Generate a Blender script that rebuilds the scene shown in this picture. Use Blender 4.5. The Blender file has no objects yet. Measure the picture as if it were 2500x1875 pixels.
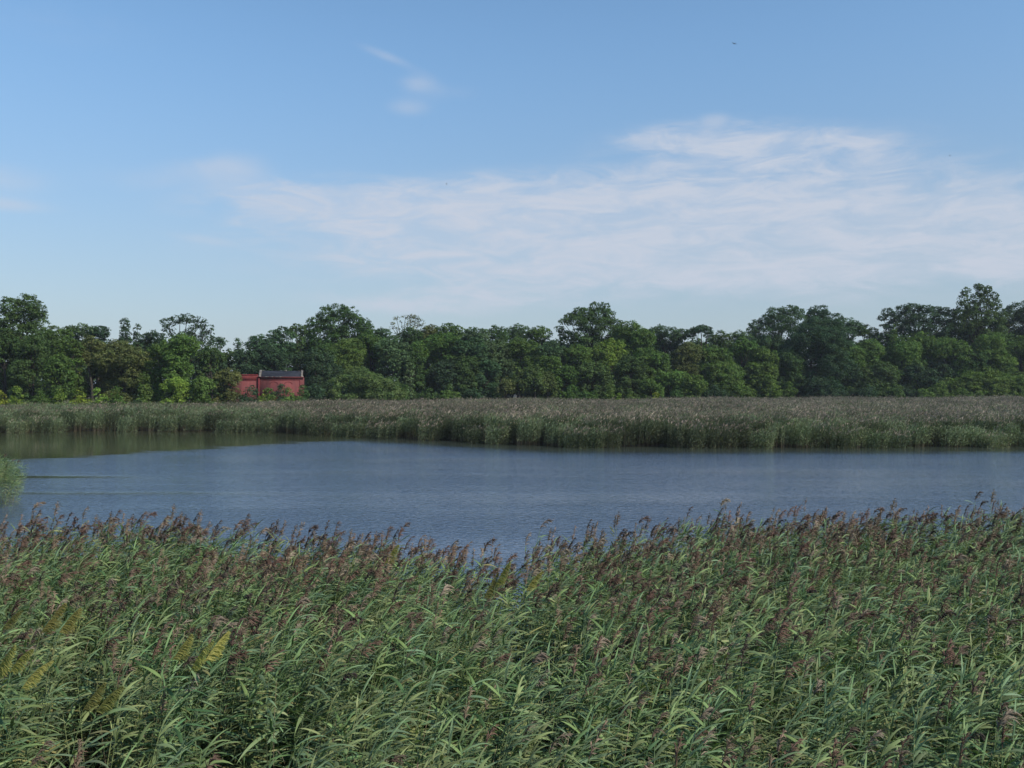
import bpy, math
import numpy as np
from mathutils import Vector

# ------------------------------------------------------------------ camera, sky, sun, exposure
S = bpy.context.scene
COL = S.collection
F, CX, HY, EYE = 2222.2, 1250.0, 940.0, 6.2          # focal length in photo pixels, horizon row, eye height (m)

cam_d = bpy.data.cameras.new("camera")
cam_d.sensor_width = 36.0
cam_d.lens = 36.0 * F / 2500.0
cam_d.shift_y = (HY - 937.5) / 2500.0
cam_d.clip_start, cam_d.clip_end = 0.1, 20000.0
cam = bpy.data.objects.new("camera", cam_d)
COL.objects.link(cam)
cam.location = (0, 0, EYE)
cam.rotation_euler = (math.radians(90), 0, 0)
S.camera = cam
S.view_settings.view_transform = 'Standard'
S.view_settings.look = 'None'
S.view_settings.exposure = 0.0
S.view_settings.gamma = 1.0
S.cycles.use_denoising = True
S.cycles.max_bounces = 6
S.cycles.diffuse_bounces = 3
S.cycles.glossy_bounces = 2
S.cycles.transmission_bounces = 3
S.cycles.transparent_max_bounces = 4

SUN_EL, SUN_AZ = 40.0, 122.0       # azimuth clockwise from the view direction (+y): right, a little behind the camera
sd = Vector((math.sin(math.radians(SUN_AZ)) * math.cos(math.radians(SUN_EL)),
             math.cos(math.radians(SUN_AZ)) * math.cos(math.radians(SUN_EL)), math.sin(math.radians(SUN_EL))))
sun_d = bpy.data.lights.new("sun", 'SUN')
sun_d.energy = 4.9
sun_d.angle = math.radians(0.6)
sun_d.color = (1.0, 0.95, 0.86)
sun = bpy.data.objects.new("sun", sun_d)
COL.objects.link(sun)
sun.rotation_euler = sd.to_track_quat('Z', 'Y').to_euler()

W = bpy.data.worlds.new("World")
S.world = W
W.use_nodes = True
wt = W.node_tree
wt.nodes.clear()


class NB:
    """tiny helper for node trees"""
    def __init__(s, nt): s.nt = nt
    def n(s, typ, **kw):
        nd = s.nt.nodes.new(typ)
        for k, v in kw.items(): setattr(nd, k, v)
        return nd
    def put(s, sock, v):
        if v is None: return
        if isinstance(v, bpy.types.NodeSocket): s.nt.links.new(v, sock)
        else: sock.default_value = v
    def m(s, op, a, b=None, c=None, clamp=False):
        nd = s.n('ShaderNodeMath', operation=op, use_clamp=clamp)
        s.put(nd.inputs[0], a); s.put(nd.inputs[1], b)
        if c is not None: s.put(nd.inputs[2], c)
        return nd.outputs[0]
    def xyz(s, x, y, z):
        nd = s.n('ShaderNodeCombineXYZ')
        for i, v in enumerate((x, y, z)): s.put(nd.inputs[i], v)
        return nd.outputs[0]
    def noise(s, vec, scale, detail=4.0, rough=0.55, dist=0.0):
        nd = s.n('ShaderNodeTexNoise')
        s.put(nd.inputs['Vector'], vec); nd.inputs['Scale'].default_value = scale
        nd.inputs['Detail'].default_value = detail; nd.inputs['Roughness'].default_value = rough
        nd.inputs['Distortion'].default_value = dist
        return nd.outputs[0]
    def smooth(s, v, a, b, o0=0.0, o1=1.0):
        nd = s.n('ShaderNodeMapRange', interpolation_type='SMOOTHSTEP')
        s.put(nd.inputs[0], v)
        for i, q in enumerate((a, b, o0, o1)): nd.inputs[1 + i].default_value = q
        return nd.outputs[0]
    def mix(s, f, a, b, blend='MIX'):
        nd = s.n('ShaderNodeMix', data_type='RGBA', blend_type=blend)
        s.put(nd.inputs[0], f); s.put(nd.inputs[6], a); s.put(nd.inputs[7], b)
        return nd.outputs[2]


b = NB(wt)
sky = b.n('ShaderNodeTexSky', sky_type='NISHITA')
sky.sun_disc = False
sky.sun_elevation = math.radians(SUN_EL)
sky.sun_rotation = math.radians(SUN_AZ)
sky.air_density = 1.0
sky.dust_density = 0.6
sky.ozone_density = 2.0
tc = b.n('ShaderNodeTexCoord')
sp = b.n('ShaderNodeSeparateXYZ')
wt.links.new(tc.outputs['Generated'], sp.inputs[0])
dx, dy, dz = sp.outputs
az = b.m('ARCTAN2', dx, dy)
hor = b.m('SQRT', b.m('ADD', b.m('MULTIPLY', dx, dx), b.m('MULTIPLY', dy, dy)))
el = b.m('DIVIDE', dz, b.m('MAXIMUM', hor, 0.02))
# wisps: noise stretched sideways, gathered in banks (azimuth, elevation as seen from here; the sky is at infinity)
nz1 = b.noise(b.xyz(b.m('MULTIPLY', az, 3.4), b.m('MULTIPLY', el, 10.0), 1.7), 1.7, 8.0, 0.62, 0.5)
nz2 = b.noise(b.xyz(b.m('MULTIPLY', az, 9.0), b.m('MULTIPLY', el, 34.0), 4.2), 1.5, 8.0, 0.66, 0.6)
nz3 = b.noise(b.xyz(b.m('MULTIPLY', az, 7.0), b.m('MULTIPLY', el, 12.0), 9.2), 2.2, 6.0, 0.6, 0.5)


def bump(px, py, rx, ry, amp, tilt=0.0):
    a0 = math.atan((px - CX) / F)
    e0 = (HY - py) / F * math.cos(a0)
    da, de = b.m('SUBTRACT', az, a0), b.m('SUBTRACT', el, e0)
    if tilt: de = b.m('SUBTRACT', de, b.m('MULTIPLY', da, tilt))
    u = b.m('DIVIDE', da, rx / F); v = b.m('DIVIDE', de, ry / F)
    r = b.m('ADD', b.m('MULTIPLY', u, u), b.m('MULTIPLY', v, v))
    return b.m('MULTIPLY', b.m('EXPONENT', b.m('MULTIPLY', r, -1.0)), amp)


bank = None
for args in [(1150, 545, 520, 92, 1.0), (1800, 490, 500, 105, 1.1), (1700, 325, 210, 42, 0.7), (1960, 355, 260, 44, 0.6), (2400, 560, 460, 90, 0.95), (760, 490, 260, 50, 0.5),
             (1000, 500, 420, 60, 0.55), (1650, 650, 950, 100, 0.8), (2100, 600, 500, 90, 0.5), (1020, 740, 260, 34, 0.55)]:
    q = bump(*args)
    bank = q if bank is None else b.m('ADD', bank, q)
puffs = None
for args in [(950, 140, 75, 15, 0.5, -0.35), (1018, 202, 48, 24, 0.5), (1000, 262, 62, 24, 0.48), (1100, 225, 90, 24, 0.3),
             (500, 405, 80, 20, 0.42), (590, 392, 80, 34, 0.36), (600, 440, 160, 26, 0.25), (470, 450, 260, 40, 0.34), (10, 500, 100, 16, 0.75), (0, 440, 100, 34, 0.55),
             (520, 588, 110, 16, 0.6, -0.1), (650, 480, 90, 20, 0.5), (1745, 298, 46, 22, 0.9), (150, 60, 260, 60, 0.22), (640, 655, 150, 24, 0.35)]:
    q = bump(*args)
    puffs = q if puffs is None else b.m('ADD', puffs, q)
wob = b.m('ADD', b.m('MULTIPLY', b.m('SUBTRACT', nz1, 0.5), 1.5), b.m('MULTIPLY', b.m('SUBTRACT', nz2, 0.5), 1.0))
mbank = b.m('MULTIPLY', b.smooth(b.m('ADD', bank, b.m('MULTIPLY', wob, b.smooth(bank, 0.05, 0.7))), 0.14, 1.12), b.m('ADD', 0.40, b.m('MULTIPLY', b.smooth(nz2, 0.32, 0.66), 0.52)))
mpuff = b.m('MULTIPLY', b.smooth(b.m('MULTIPLY', puffs, b.m('ADD', 0.35, b.m('MULTIPLY', nz3, 1.5))), 0.08, 1.0), 0.5)
far = b.m('MULTIPLY', b.smooth(nz1, 0.45, 0.75), b.smooth(b.m('ABSOLUTE', az), 0.7, 1.3, 0.0, 0.4))     # thin cloud outside this view
mask = b.m('ADD', b.m('MAXIMUM', mbank, mpuff), b.m('MULTIPLY', far, b.smooth(el, 0.02, 0.2)), clamp=True)
skyc = b.mix(1.0, sky.outputs[0], b.mix(b.smooth(el, 0.03, 0.40), (0.90, 0.96, 1.02, 1), (1.12, 1.42, 1.52, 1)), 'MULTIPLY')
haze_m = b.m('MULTIPLY', b.m('EXPONENT', b.m('MULTIPLY', b.m('MAXIMUM', el, 0.0), -6.0)), 0.80)
skyc = b.mix(haze_m, skyc, (3.62, 4.32, 5.12, 1))
skyc = b.mix(mask, skyc, (5.10, 5.50, 6.35, 1))
bg = b.n('ShaderNodeBackground')
wt.links.new(skyc, bg.inputs[0])
bg.inputs[1].default_value = 0.115
out = b.n('ShaderNodeOutputWorld')
wt.links.new(bg.outputs[0], out.inputs[0])

# ------------------------------------------------------------------ helpers
RNG = np.random.default_rng(7)


def tag(o, label=None, cat=None, group=None, kind=None):
    if label: o['label'] = label
    if cat: o['category'] = cat
    if group: o['group'] = group
    if kind: o['kind'] = kind
    return o


def empty(name, loc=(0, 0, 0), rz=0.0):
    o = bpy.data.objects.new(name, None)
    COL.objects.link(o)
    o.location = loc
    o.rotation_euler = (0, 0, rz)
    o.empty_display_size = 0.2
    return o


def mk_mesh(name, V, Fq, mats, col=None, midx=None, smooth=False):
    """V (n,3), Fq (m,4) quads, col (n,3) vertex base colours"""
    V = np.asarray(V, np.float32); Fq = np.asarray(Fq, np.int32)
    me = bpy.data.meshes.new(name)
    me.vertices.add(len(V)); me.vertices.foreach_set('co', V.ravel())
    k = Fq.shape[1]
    me.loops.add(Fq.size); me.loops.foreach_set('vertex_index', Fq.ravel())
    me.polygons.add(len(Fq))
    me.polygons.foreach_set('loop_start', np.arange(len(Fq), dtype=np.int32) * k)
    if midx is not None: me.polygons.foreach_set('material_index', np.asarray(midx, np.int32))
    for m in mats: me.materials.append(m)
    me.update(calc_edges=True)
    if smooth: me.polygons.foreach_set('use_smooth', np.ones(len(Fq), bool))
    if col is not None:
        at = me.attributes.new('col', 'FLOAT_COLOR', 'POINT')
        c4 = np.ones((len(V), 4), np.float32); c4[:, :3] = col
        at.data.foreach_set('color', c4.ravel())
    me.validate()
    return me


def link(name, me, parent=None, loc=None):
    o = bpy.data.objects.new(name, me)
    COL.objects.link(o)
    if parent: o.parent = parent
    if loc is not None: o.location = loc
    return o


class Acc:
    """collects vertices / quads / colours / material indices"""
    def __init__(s): s.V, s.F, s.C, s.M, s.n = [], [], [], [], 0
    def add(s, V, Fq, c, m=0):
        V = np.asarray(V, float).reshape(-1, 3); Fq = np.asarray(Fq, int).reshape(-1, 4)
        s.V.append(V); s.F.append(Fq + s.n)
        c = np.asarray(c, float)
        s.C.append(np.tile(c, (len(V), 1)) if c.ndim == 1 else c)
        s.M.append(np.full(len(Fq), m)); s.n += len(V)
    def ribbon(s, P, w, side, c, m=0, fold=0.0):
        """strip along P (n,3) with half widths w (n) and side vectors (n,3)"""
        n = len(P)
        L = P - side * w[:, None]; R = P + side * w[:, None]
        i = np.arange(n - 1)
        if fold:
            T = np.gradient(P, axis=0); N = np.cross(side, T); N /= np.linalg.norm(N, axis=1)[:, None] + 1e-9
            L = L + N * (w * fold)[:, None]; R = R + N * (w * fold)[:, None]
            s.add(np.vstack([L, P, R]), np.vstack([np.c_[i, i + 1, n + i + 1, n + i], np.c_[n + i, n + i + 1, 2 * n + i + 1, 2 * n + i]]),
                  c if np.ndim(c) == 1 else np.vstack([c, c, c]), m)
        else:
            s.add(np.vstack([L, R]), np.c_[i, i + 1, n + i + 1, n + i], c if np.ndim(c) == 1 else np.vstack([c, c]), m)
    def tube(s, P, r, c, m=0, k=5):
        P = np.asarray(P, float); n = len(P); r = np.broadcast_to(r, n)
        T = np.gradient(P, axis=0); T /= np.linalg.norm(T, axis=1)[:, None] + 1e-9
        up = np.where(np.abs(T[:, 2:3]) > 0.9, np.array([[1.0, 0, 0]]), np.array([[0, 0, 1.0]]))
        A = np.cross(T, up); A /= np.linalg.norm(A, axis=1)[:, None]
        B = np.cross(T, A)
        th = np.arange(k) * 2 * math.pi / k
        V = P[:, None, :] + r[:, None, None] * (A[:, None, :] * np.cos(th)[None, :, None] + B[:, None, :] * np.sin(th)[None, :, None])
        ii, jj = np.meshgrid(np.arange(n - 1), np.arange(k), indexing='ij')
        a = (ii * k + jj).ravel(); bb = (ii * k + (jj + 1) % k).ravel()
        cc = c if np.ndim(c) == 1 else np.repeat(c, k, axis=0)
        s.add(V.reshape(-1, 3), np.c_[a, bb, bb + k, a + k], cc, m)
    def box(s, lo, hi, c, m=0):
        x0, y0, z0 = lo; x1, y1, z1 = hi
        V = [(x0, y0, z0), (x1, y0, z0), (x1, y1, z0), (x0, y1, z0), (x0, y0, z1), (x1, y0, z1), (x1, y1, z1), (x0, y1, z1)]
        s.add(V, [(0, 3, 2, 1), (4, 5, 6, 7), (0, 1, 5, 4), (1, 2, 6, 5), (2, 3, 7, 6), (3, 0, 4, 7)], c, m)
    def mesh(s, name, mats, smooth=False):
        return mk_mesh(name, np.vstack(s.V), np.vstack(s.F), mats, np.vstack(s.C), np.concatenate(s.M), smooth)


# ------------------------------------------------------------------ materials
def mat(name):
    m = bpy.data.materials.new(name); m.use_nodes = True
    m.node_tree.nodes.clear()
    return m, NB(m.node_tree)


def foliage_mat(name, trans, rough, spec, vary=0.25, nscale=0.0):
    m, g = mat(name)
    at = g.n('ShaderNodeAttribute', attribute_name='col')
    oi = g.n('ShaderNodeObjectInfo')
    f = g.m('ADD', 1.0 - vary / 2, g.m('MULTIPLY', oi.outputs['Random'], vary))
    c = at.outputs['Color']
    if nscale:
        geo = g.n('ShaderNodeNewGeometry')
        f = g.m('MULTIPLY', f, g.smooth(g.noise(geo.outputs['Position'], nscale, 3.0), 0.3, 0.7, 0.78, 1.22))
    hsv = g.n('ShaderNodeHueSaturation')
    g.put(hsv.inputs['Hue'], g.m('ADD', 0.488, g.m('MULTIPLY', g.m('FRACT', g.m('MULTIPLY', oi.outputs['Random'], 7.31)), 0.024)))
    g.put(hsv.inputs['Value'], f); g.put(hsv.inputs['Color'], c)
    p = g.n('ShaderNodeBsdfPrincipled')
    g.put(p.inputs['Base Color'], hsv.outputs[0])
    p.inputs['Roughness'].default_value = rough
    p.inputs['Specular IOR Level'].default_value = spec
    o = g.n('ShaderNodeOutputMaterial')
    if trans > 0:
        tr = g.n('ShaderNodeBsdfTranslucent')
        g.put(tr.inputs[0], g.mix(1.0, hsv.outputs[0], (1.05, 1.35, 0.55, 1), 'MULTIPLY'))
        mx = g.n('ShaderNodeMixShader'); mx.inputs[0].default_value = trans
        m.node_tree.links.new(p.outputs[0], mx.inputs[1]); m.node_tree.links.new(tr.outputs[0], mx.inputs[2])
        m.node_tree.links.new(mx.outputs[0], o.inputs[0])
    else:
        m.node_tree.links.new(p.outputs[0], o.inputs[0])
    return m


M_LEAF = foliage_mat('tree_leaves', 0.30, 0.6, 0.10, 0.1, 0.25)
M_REED = foliage_mat('reed_leaves', 0.16, 0.55, 0.18, 0.5)
M_PLUME = foliage_mat('reed_plumes', 0.12, 0.8, 0.15, 0.5)
M_YEL = foliage_mat('yellow_plumes', 0.40, 0.8, 0.1, 0.1)
M_FAR = foliage_mat('distant_reeds', 0.25, 0.6, 0.2, 0.10, 0.12)


def plain(name, c, rough=0.8, spec=0.3, nscale=0.0, c2=None, bumpd=0.0, wavescale=None):
    m, g = mat(name)
    p = g.n('ShaderNodeBsdfPrincipled'); o = g.n('ShaderNodeOutputMaterial')
    m.node_tree.links.new(p.outputs[0], o.inputs[0])
    p.inputs['Roughness'].default_value = rough; p.inputs['Specular IOR Level'].default_value = spec
    if nscale:
        tcn = g.n('ShaderNodeTexCoord')
        v = tcn.outputs['Object']
        if wavescale: 
            sx = g.n('ShaderNodeMapping'); sx.inputs['Scale'].default_value = wavescale
            m.node_tree.links.new(v, sx.inputs[0]); v = sx.outputs[0]
        nn = g.noise(v, nscale, 6.0, 0.6)
        g.put(p.inputs['Base Color'], g.mix(g.smooth(nn, 0.3, 0.7), (*c, 1), (*(c2 or [q * 0.6 for q in c]), 1)))
        if bumpd:
            bn = g.n('ShaderNodeBump'); bn.inputs['Distance'].default_value = bumpd
            m.node_tree.links.new(nn, bn.inputs['Height']); m.node_tree.links.new(bn.outputs[0], p.inputs['Normal'])
    else:
        p.inputs['Base Color'].default_value = (*c, 1)
    return m


M_BARK = plain('bark', (0.055, 0.047, 0.038), 0.9, 0.1, 3.0, (0.03, 0.025, 0.02), 0.03, (1, 1, 0.2))
M_SUNLIT_BARK = plain('sunlit_bark', (0.22, 0.20, 0.17), 0.9, 0.2, 3.0, (0.12, 0.11, 0.09), 0.02, (1, 1, 0.2))  # pale tone that paints sunlight onto the dead limb
M_MUD = plain('mud_and_soil', (0.035, 0.030, 0.022), 0.9, 0.3, 0.6, (0.022, 0.024, 0.014), 0.05)
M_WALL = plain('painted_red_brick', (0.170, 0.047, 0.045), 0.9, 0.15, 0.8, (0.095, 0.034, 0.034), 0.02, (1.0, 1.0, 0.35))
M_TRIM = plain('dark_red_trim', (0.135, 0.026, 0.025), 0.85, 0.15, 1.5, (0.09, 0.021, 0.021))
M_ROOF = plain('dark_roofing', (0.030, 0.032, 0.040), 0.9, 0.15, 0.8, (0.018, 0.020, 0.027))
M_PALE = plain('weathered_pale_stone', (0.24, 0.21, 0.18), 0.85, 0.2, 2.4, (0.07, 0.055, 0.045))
M_TRIM_SHADOW = plain('trim_and_shadow_red', (0.16, 0.022, 0.025), 0.85, 0.2, 1.0, (0.10, 0.016, 0.02))  # trim and pipe red; also paints the cornice and panel shadows
M_BIRD = plain('hazed_grey_feathers', (0.16, 0.16, 0.17), 0.8, 0.2, 9.0, (0.08, 0.08, 0.09))  # feather grey, lightened to paint in the distance haze

# ------------------------------------------------------------------ plan of the place
U_FAR = np.array([(p - CX) / F for p in (-1200, 0, 300, 600, 660, 750, 900, 1100, 1300, 1500, 2000, 2500, 3600)])
D_FAR = EYE * F / (np.array([1062, 1057.5, 1055, 1056, 1058, 1063, 1070, 1081, 1092, 1096.5, 1097, 1092.5, 1088]) - HY)
U_NEAR = np.array([(p - CX) / F for p in (-1500, 0, 200, 500, 700, 900, 1035, 1095, 1180, 1250, 1330, 1410, 1600, 1800, 2100, 2300, 2500, 3600)])
D_NEAR = 3.02 * F / (np.array([1262, 1254, 1254, 1256, 1270, 1282, 1304, 1322, 1336, 1302, 1276, 1261, 1248, 1240, 1230, 1224, 1219, 1195]) - HY)
U_BACK = np.array([(p - CX) / F for p in (-1200, 0, 500, 900, 1300, 1900, 2500, 3600)])
D_BACK = np.array([148, 150, 160, 186, 192, 214, 220, 220.0])


def uofs(x, y): return x / np.maximum(y, 1.0)
def d_far(x, y): return np.interp(uofs(x, y), U_FAR, D_FAR)
def d_near(x, y): return np.interp(uofs(x, y), U_NEAR, D_NEAR)
def d_back(x, y): return np.interp(uofs(x, y), U_BACK, D_BACK)
def islet(x, y): return 1.0 - ((x + 35.0) / 9.4) ** 2 - ((y - 47.0) / 5.0) ** 2      # > 0 on the reedy point at the left
def ss(a, c, v): t = np.clip((v - a) / (c - a), 0, 1); return t * t * (3 - 2 * t)


def ground_z(x, y):
    x = np.asarray(x, float); y = np.asarray(y, float)
    near = 1 - ss(-0.4, 1.2, y - d_near(x, y) - 0.3)
    farb = ss(0.8, 4.2, y - d_far(x, y))
    isl = ss(-0.12, 0.15, islet(x, y))
    side = ss(95, 110, np.abs(x))
    land = np.maximum.reduce([near, farb, isl, side])
    z = -1.2 + 1.25 * land
    z = z + 4.45 * (1 - ss(1.2, 4.2, y)) + 1.9 * ss(0, 22, y - d_back(x, y)) * ss(100, 140, y)
    return z


def axis(a, c, step, ends):
    core = np.arange(a, c + step, step)
    return np.concatenate([np.array(ends[0], float), core, np.array(ends[1], float)])


gx = axis(-130, 150, 2.0, ([-6000, -2000, -800, -400, -250, -180, -150], [175, 210, 280, 450, 900, 2200, 6000]))
gy = np.concatenate([[-3000, -600, -200, -60, -20, -8], np.arange(0, 30, 0.8), np.arange(30, 70, 1.4), np.arange(70, 130, 1.5), np.arange(130, 300, 4.0), [320, 360, 450, 700, 1500, 4000, 9000]])
GX, GY = np.meshgrid(gx, gy, indexing='ij')
GZ = ground_z(GX, GY)
nx, ny = GX.shape
ii, jj = np.meshgrid(np.arange(nx - 1), np.arange(ny - 1), indexing='ij')
a = (ii * ny + jj).ravel()
me = mk_mesh('ground', np.c_[GX.ravel(), GY.ravel(), GZ.ravel()], np.c_[a, a + ny, a + ny + 1, a + 1], [M_MUD], smooth=True)
tag(link('ground', me), kind='structure')

# water
m, g = mat('pond_water')
geo = g.n('ShaderNodeNewGeometry')
gs = g.n('ShaderNodeSeparateXYZ'); m.node_tree.links.new(geo.outputs['Position'], gs.inputs[0])
X, Y, Z = gs.outputs
p = g.n('ShaderNodeBsdfPrincipled'); o = g.n('ShaderNodeOutputMaterial')
m.node_tree.links.new(p.outputs[0], o.inputs[0])
p.inputs['Base Color'].default_value = (0.030, 0.042, 0.050, 1)
p.inputs['Roughness'].default_value = 0.05
p.inputs['IOR'].default_value = 1.38
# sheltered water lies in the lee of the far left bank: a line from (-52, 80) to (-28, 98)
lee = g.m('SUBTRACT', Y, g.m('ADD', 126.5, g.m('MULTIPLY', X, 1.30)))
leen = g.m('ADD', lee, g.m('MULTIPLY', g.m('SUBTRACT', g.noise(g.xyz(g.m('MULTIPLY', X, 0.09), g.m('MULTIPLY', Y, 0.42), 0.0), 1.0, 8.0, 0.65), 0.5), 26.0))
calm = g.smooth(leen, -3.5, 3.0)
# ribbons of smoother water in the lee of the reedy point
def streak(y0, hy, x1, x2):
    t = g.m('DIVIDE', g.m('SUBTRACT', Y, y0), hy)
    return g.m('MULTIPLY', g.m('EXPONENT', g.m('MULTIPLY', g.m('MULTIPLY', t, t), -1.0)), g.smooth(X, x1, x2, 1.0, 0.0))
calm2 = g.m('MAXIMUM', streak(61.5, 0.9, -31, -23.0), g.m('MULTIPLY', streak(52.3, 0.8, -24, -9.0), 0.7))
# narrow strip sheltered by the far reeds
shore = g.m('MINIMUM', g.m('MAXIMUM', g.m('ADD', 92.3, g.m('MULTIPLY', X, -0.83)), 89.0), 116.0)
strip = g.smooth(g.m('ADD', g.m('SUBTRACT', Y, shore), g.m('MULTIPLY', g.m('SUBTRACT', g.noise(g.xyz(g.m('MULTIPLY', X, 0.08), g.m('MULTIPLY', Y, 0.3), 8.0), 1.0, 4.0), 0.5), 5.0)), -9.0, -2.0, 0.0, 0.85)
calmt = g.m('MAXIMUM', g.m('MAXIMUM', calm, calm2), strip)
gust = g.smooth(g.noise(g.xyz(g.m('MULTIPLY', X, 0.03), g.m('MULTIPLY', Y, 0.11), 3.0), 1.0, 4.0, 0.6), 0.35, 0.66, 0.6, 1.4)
g.put(p.inputs['Base Color'], g.mix(calmt, (0.060, 0.090, 0.138, 1), (0.046, 0.054, 0.028, 1)))  # calm water's murky olive also paints in part of the reed reflection
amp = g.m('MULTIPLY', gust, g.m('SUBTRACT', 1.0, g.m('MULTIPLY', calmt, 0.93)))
w1 = g.noise(g.xyz(g.m('MULTIPLY', X, 0.75), Y, 0.0), 4.2, 2.0, 0.5, 0.4)
w2 = g.noise(g.xyz(g.m('MULTIPLY', X, 0.6), Y, 5.0), 9.0, 2.0, 0.55, 0.2)
hgt = g.m('MULTIPLY', g.m('ADD', g.m('MULTIPLY', w1, 0.060), g.m('MULTIPLY', w2, 0.018)), amp)
bn = g.n('ShaderNodeBump'); bn.inputs['Distance'].default_value = 1.0; bn.inputs['Strength'].default_value = 1.0
m.node_tree.links.new(hgt, bn.inputs['Height']); m.node_tree.links.new(bn.outputs[0], p.inputs['Normal'])
M_WATER = m
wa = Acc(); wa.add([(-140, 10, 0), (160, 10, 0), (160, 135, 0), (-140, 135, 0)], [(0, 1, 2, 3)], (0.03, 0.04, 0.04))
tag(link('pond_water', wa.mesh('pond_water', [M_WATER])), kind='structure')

# ------------------------------------------------------------------ reeds
GREENS = np.array([(0.108, 0.172, 0.066), (0.092, 0.158, 0.066), (0.136, 0.188, 0.074), (0.078, 0.140, 0.060), (0.128, 0.188, 0.092), (0.170, 0.200, 0.084)])
TAN = np.array((0.30, 0.24, 0.15))
PLUMES = np.array([(0.140, 0.085, 0.062), (0.105, 0.072, 0.055), (0.195, 0.140, 0.098), (0.080, 0.060, 0.050), (0.24, 0.19, 0.14)])
YEL = np.array((0.36, 0.34, 0.09))


def unit(v): return v / (np.linalg.norm(v, axis=-1, keepdims=True) + 1e-9)


def add_leaf(A, r, base, phi, elev, L, w, droop, c, seg=7, twist=0.5, m=0):
    t = np.linspace(0, 1, seg)
    e = elev - droop * t ** 1.4
    d = np.c_[np.cos(e) * math.cos(phi), np.cos(e) * math.sin(phi), np.sin(e)]
    P = base + np.vstack([np.zeros(3), np.cumsum(d[:-1] * (L / (seg - 1)), axis=0)])
    horiz = np.array([-math.sin(phi), math.cos(phi), 0.0])
    N = np.cross(np.broadcast_to(horiz, d.shape), d)
    tw = twist * (t + 0.3) * r.choice([-1, 1])
    side = unit(horiz * np.cos(tw)[:, None] + N * np.sin(tw)[:, None])
    prof = np.array(np.interp(t, [0, 0.12, 0.35, 0.7, 1.0], [0.35, 0.85, 1.0, 0.62, 0.03])) * w * 0.5
    A.ribbon(P, prof, side, c, m, fold=0.25)


def stem_path(r, h, lean, n=8, kink=0.03):
    t = np.linspace(0, 1, n)
    ph = r.normal(0.15, 0.5)
    off = lean * t ** 2
    return np.c_[off * math.cos(ph) + r.normal(0, kink) * t, off * math.sin(ph) + r.normal(0, kink) * t, h * t - 0.3 * lean * t ** 3]


def add_plume(A, r, base, tan, L, wind, c, n=40, bend=1.4, blen=0.14, bw=0.0065, flag=0.0, m=1):
    """curved axis with fine branches hanging to the lee side"""
    k = 9
    t = np.linspace(0, 1, k)
    w = np.array([math.cos(wind), math.sin(wind), -0.25 * bend])
    D = unit(tan[None, :] * (1 - 0.75 * t[:, None] * min(bend, 1.2)) + w[None, :] * (t[:, None] ** 1.2) * bend)
    P = base + np.vstack([np.zeros(3), np.cumsum(D[:-1] * L / (k - 1), axis=0)])
    A.tube(P, np.linspace(0.0045, 0.0015, k), c * 0.8, m, 3)
    lee = np.array([math.cos(wind), math.sin(wind), -0.35])
    for _ in range(n):
        s = r.uniform(0.02, 0.98)
        i = min(int(s * (k - 1)), k - 2); f = s * (k - 1) - i
        b0 = P[i] * (1 - f) + P[i + 1] * f; d0 = D[i]
        prof = (1.0 - s) ** 0.6 * min(1, 0.4 + s * 3) if flag else math.sin(math.pi * min(1.0, 0.16 + 0.86 * s)) ** 0.7
        l = blen * ((0.12 + 1.1 * prof) if flag else (0.45 + 0.75 * prof)) * r.uniform(0.75, 1.2)
        rnd = r.normal(0, 1, 3)
        if flag:
            d1 = unit(d0 * 0.45 + lee * 1.0 + rnd * 0.20); d2 = unit(d0 * 0.1 + lee * 1.0 + np.array([0, 0, -0.35]) + r.normal(0, 0.2, 3))
        else:
            d1 = unit(d0 * 0.9 + rnd * 0.42 + lee * 0.25); d2 = unit(d0 * 0.3 + rnd * 0.22 + lee * 0.9 + np.array([0, 0, -0.3]))
        Q = np.array([b0, b0 + d1 * l * 0.5, b0 + d1 * l * 0.5 + d2 * l * 0.5])
        sd_ = unit(np.cross(d1, r.normal(0, 1, 3)))
        A.ribbon(Q, np.array([bw * 0.6, bw, bw * 0.35]), np.tile(sd_, (3, 1)), c * r.uniform(0.75, 1.25), m)
    return P


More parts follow.
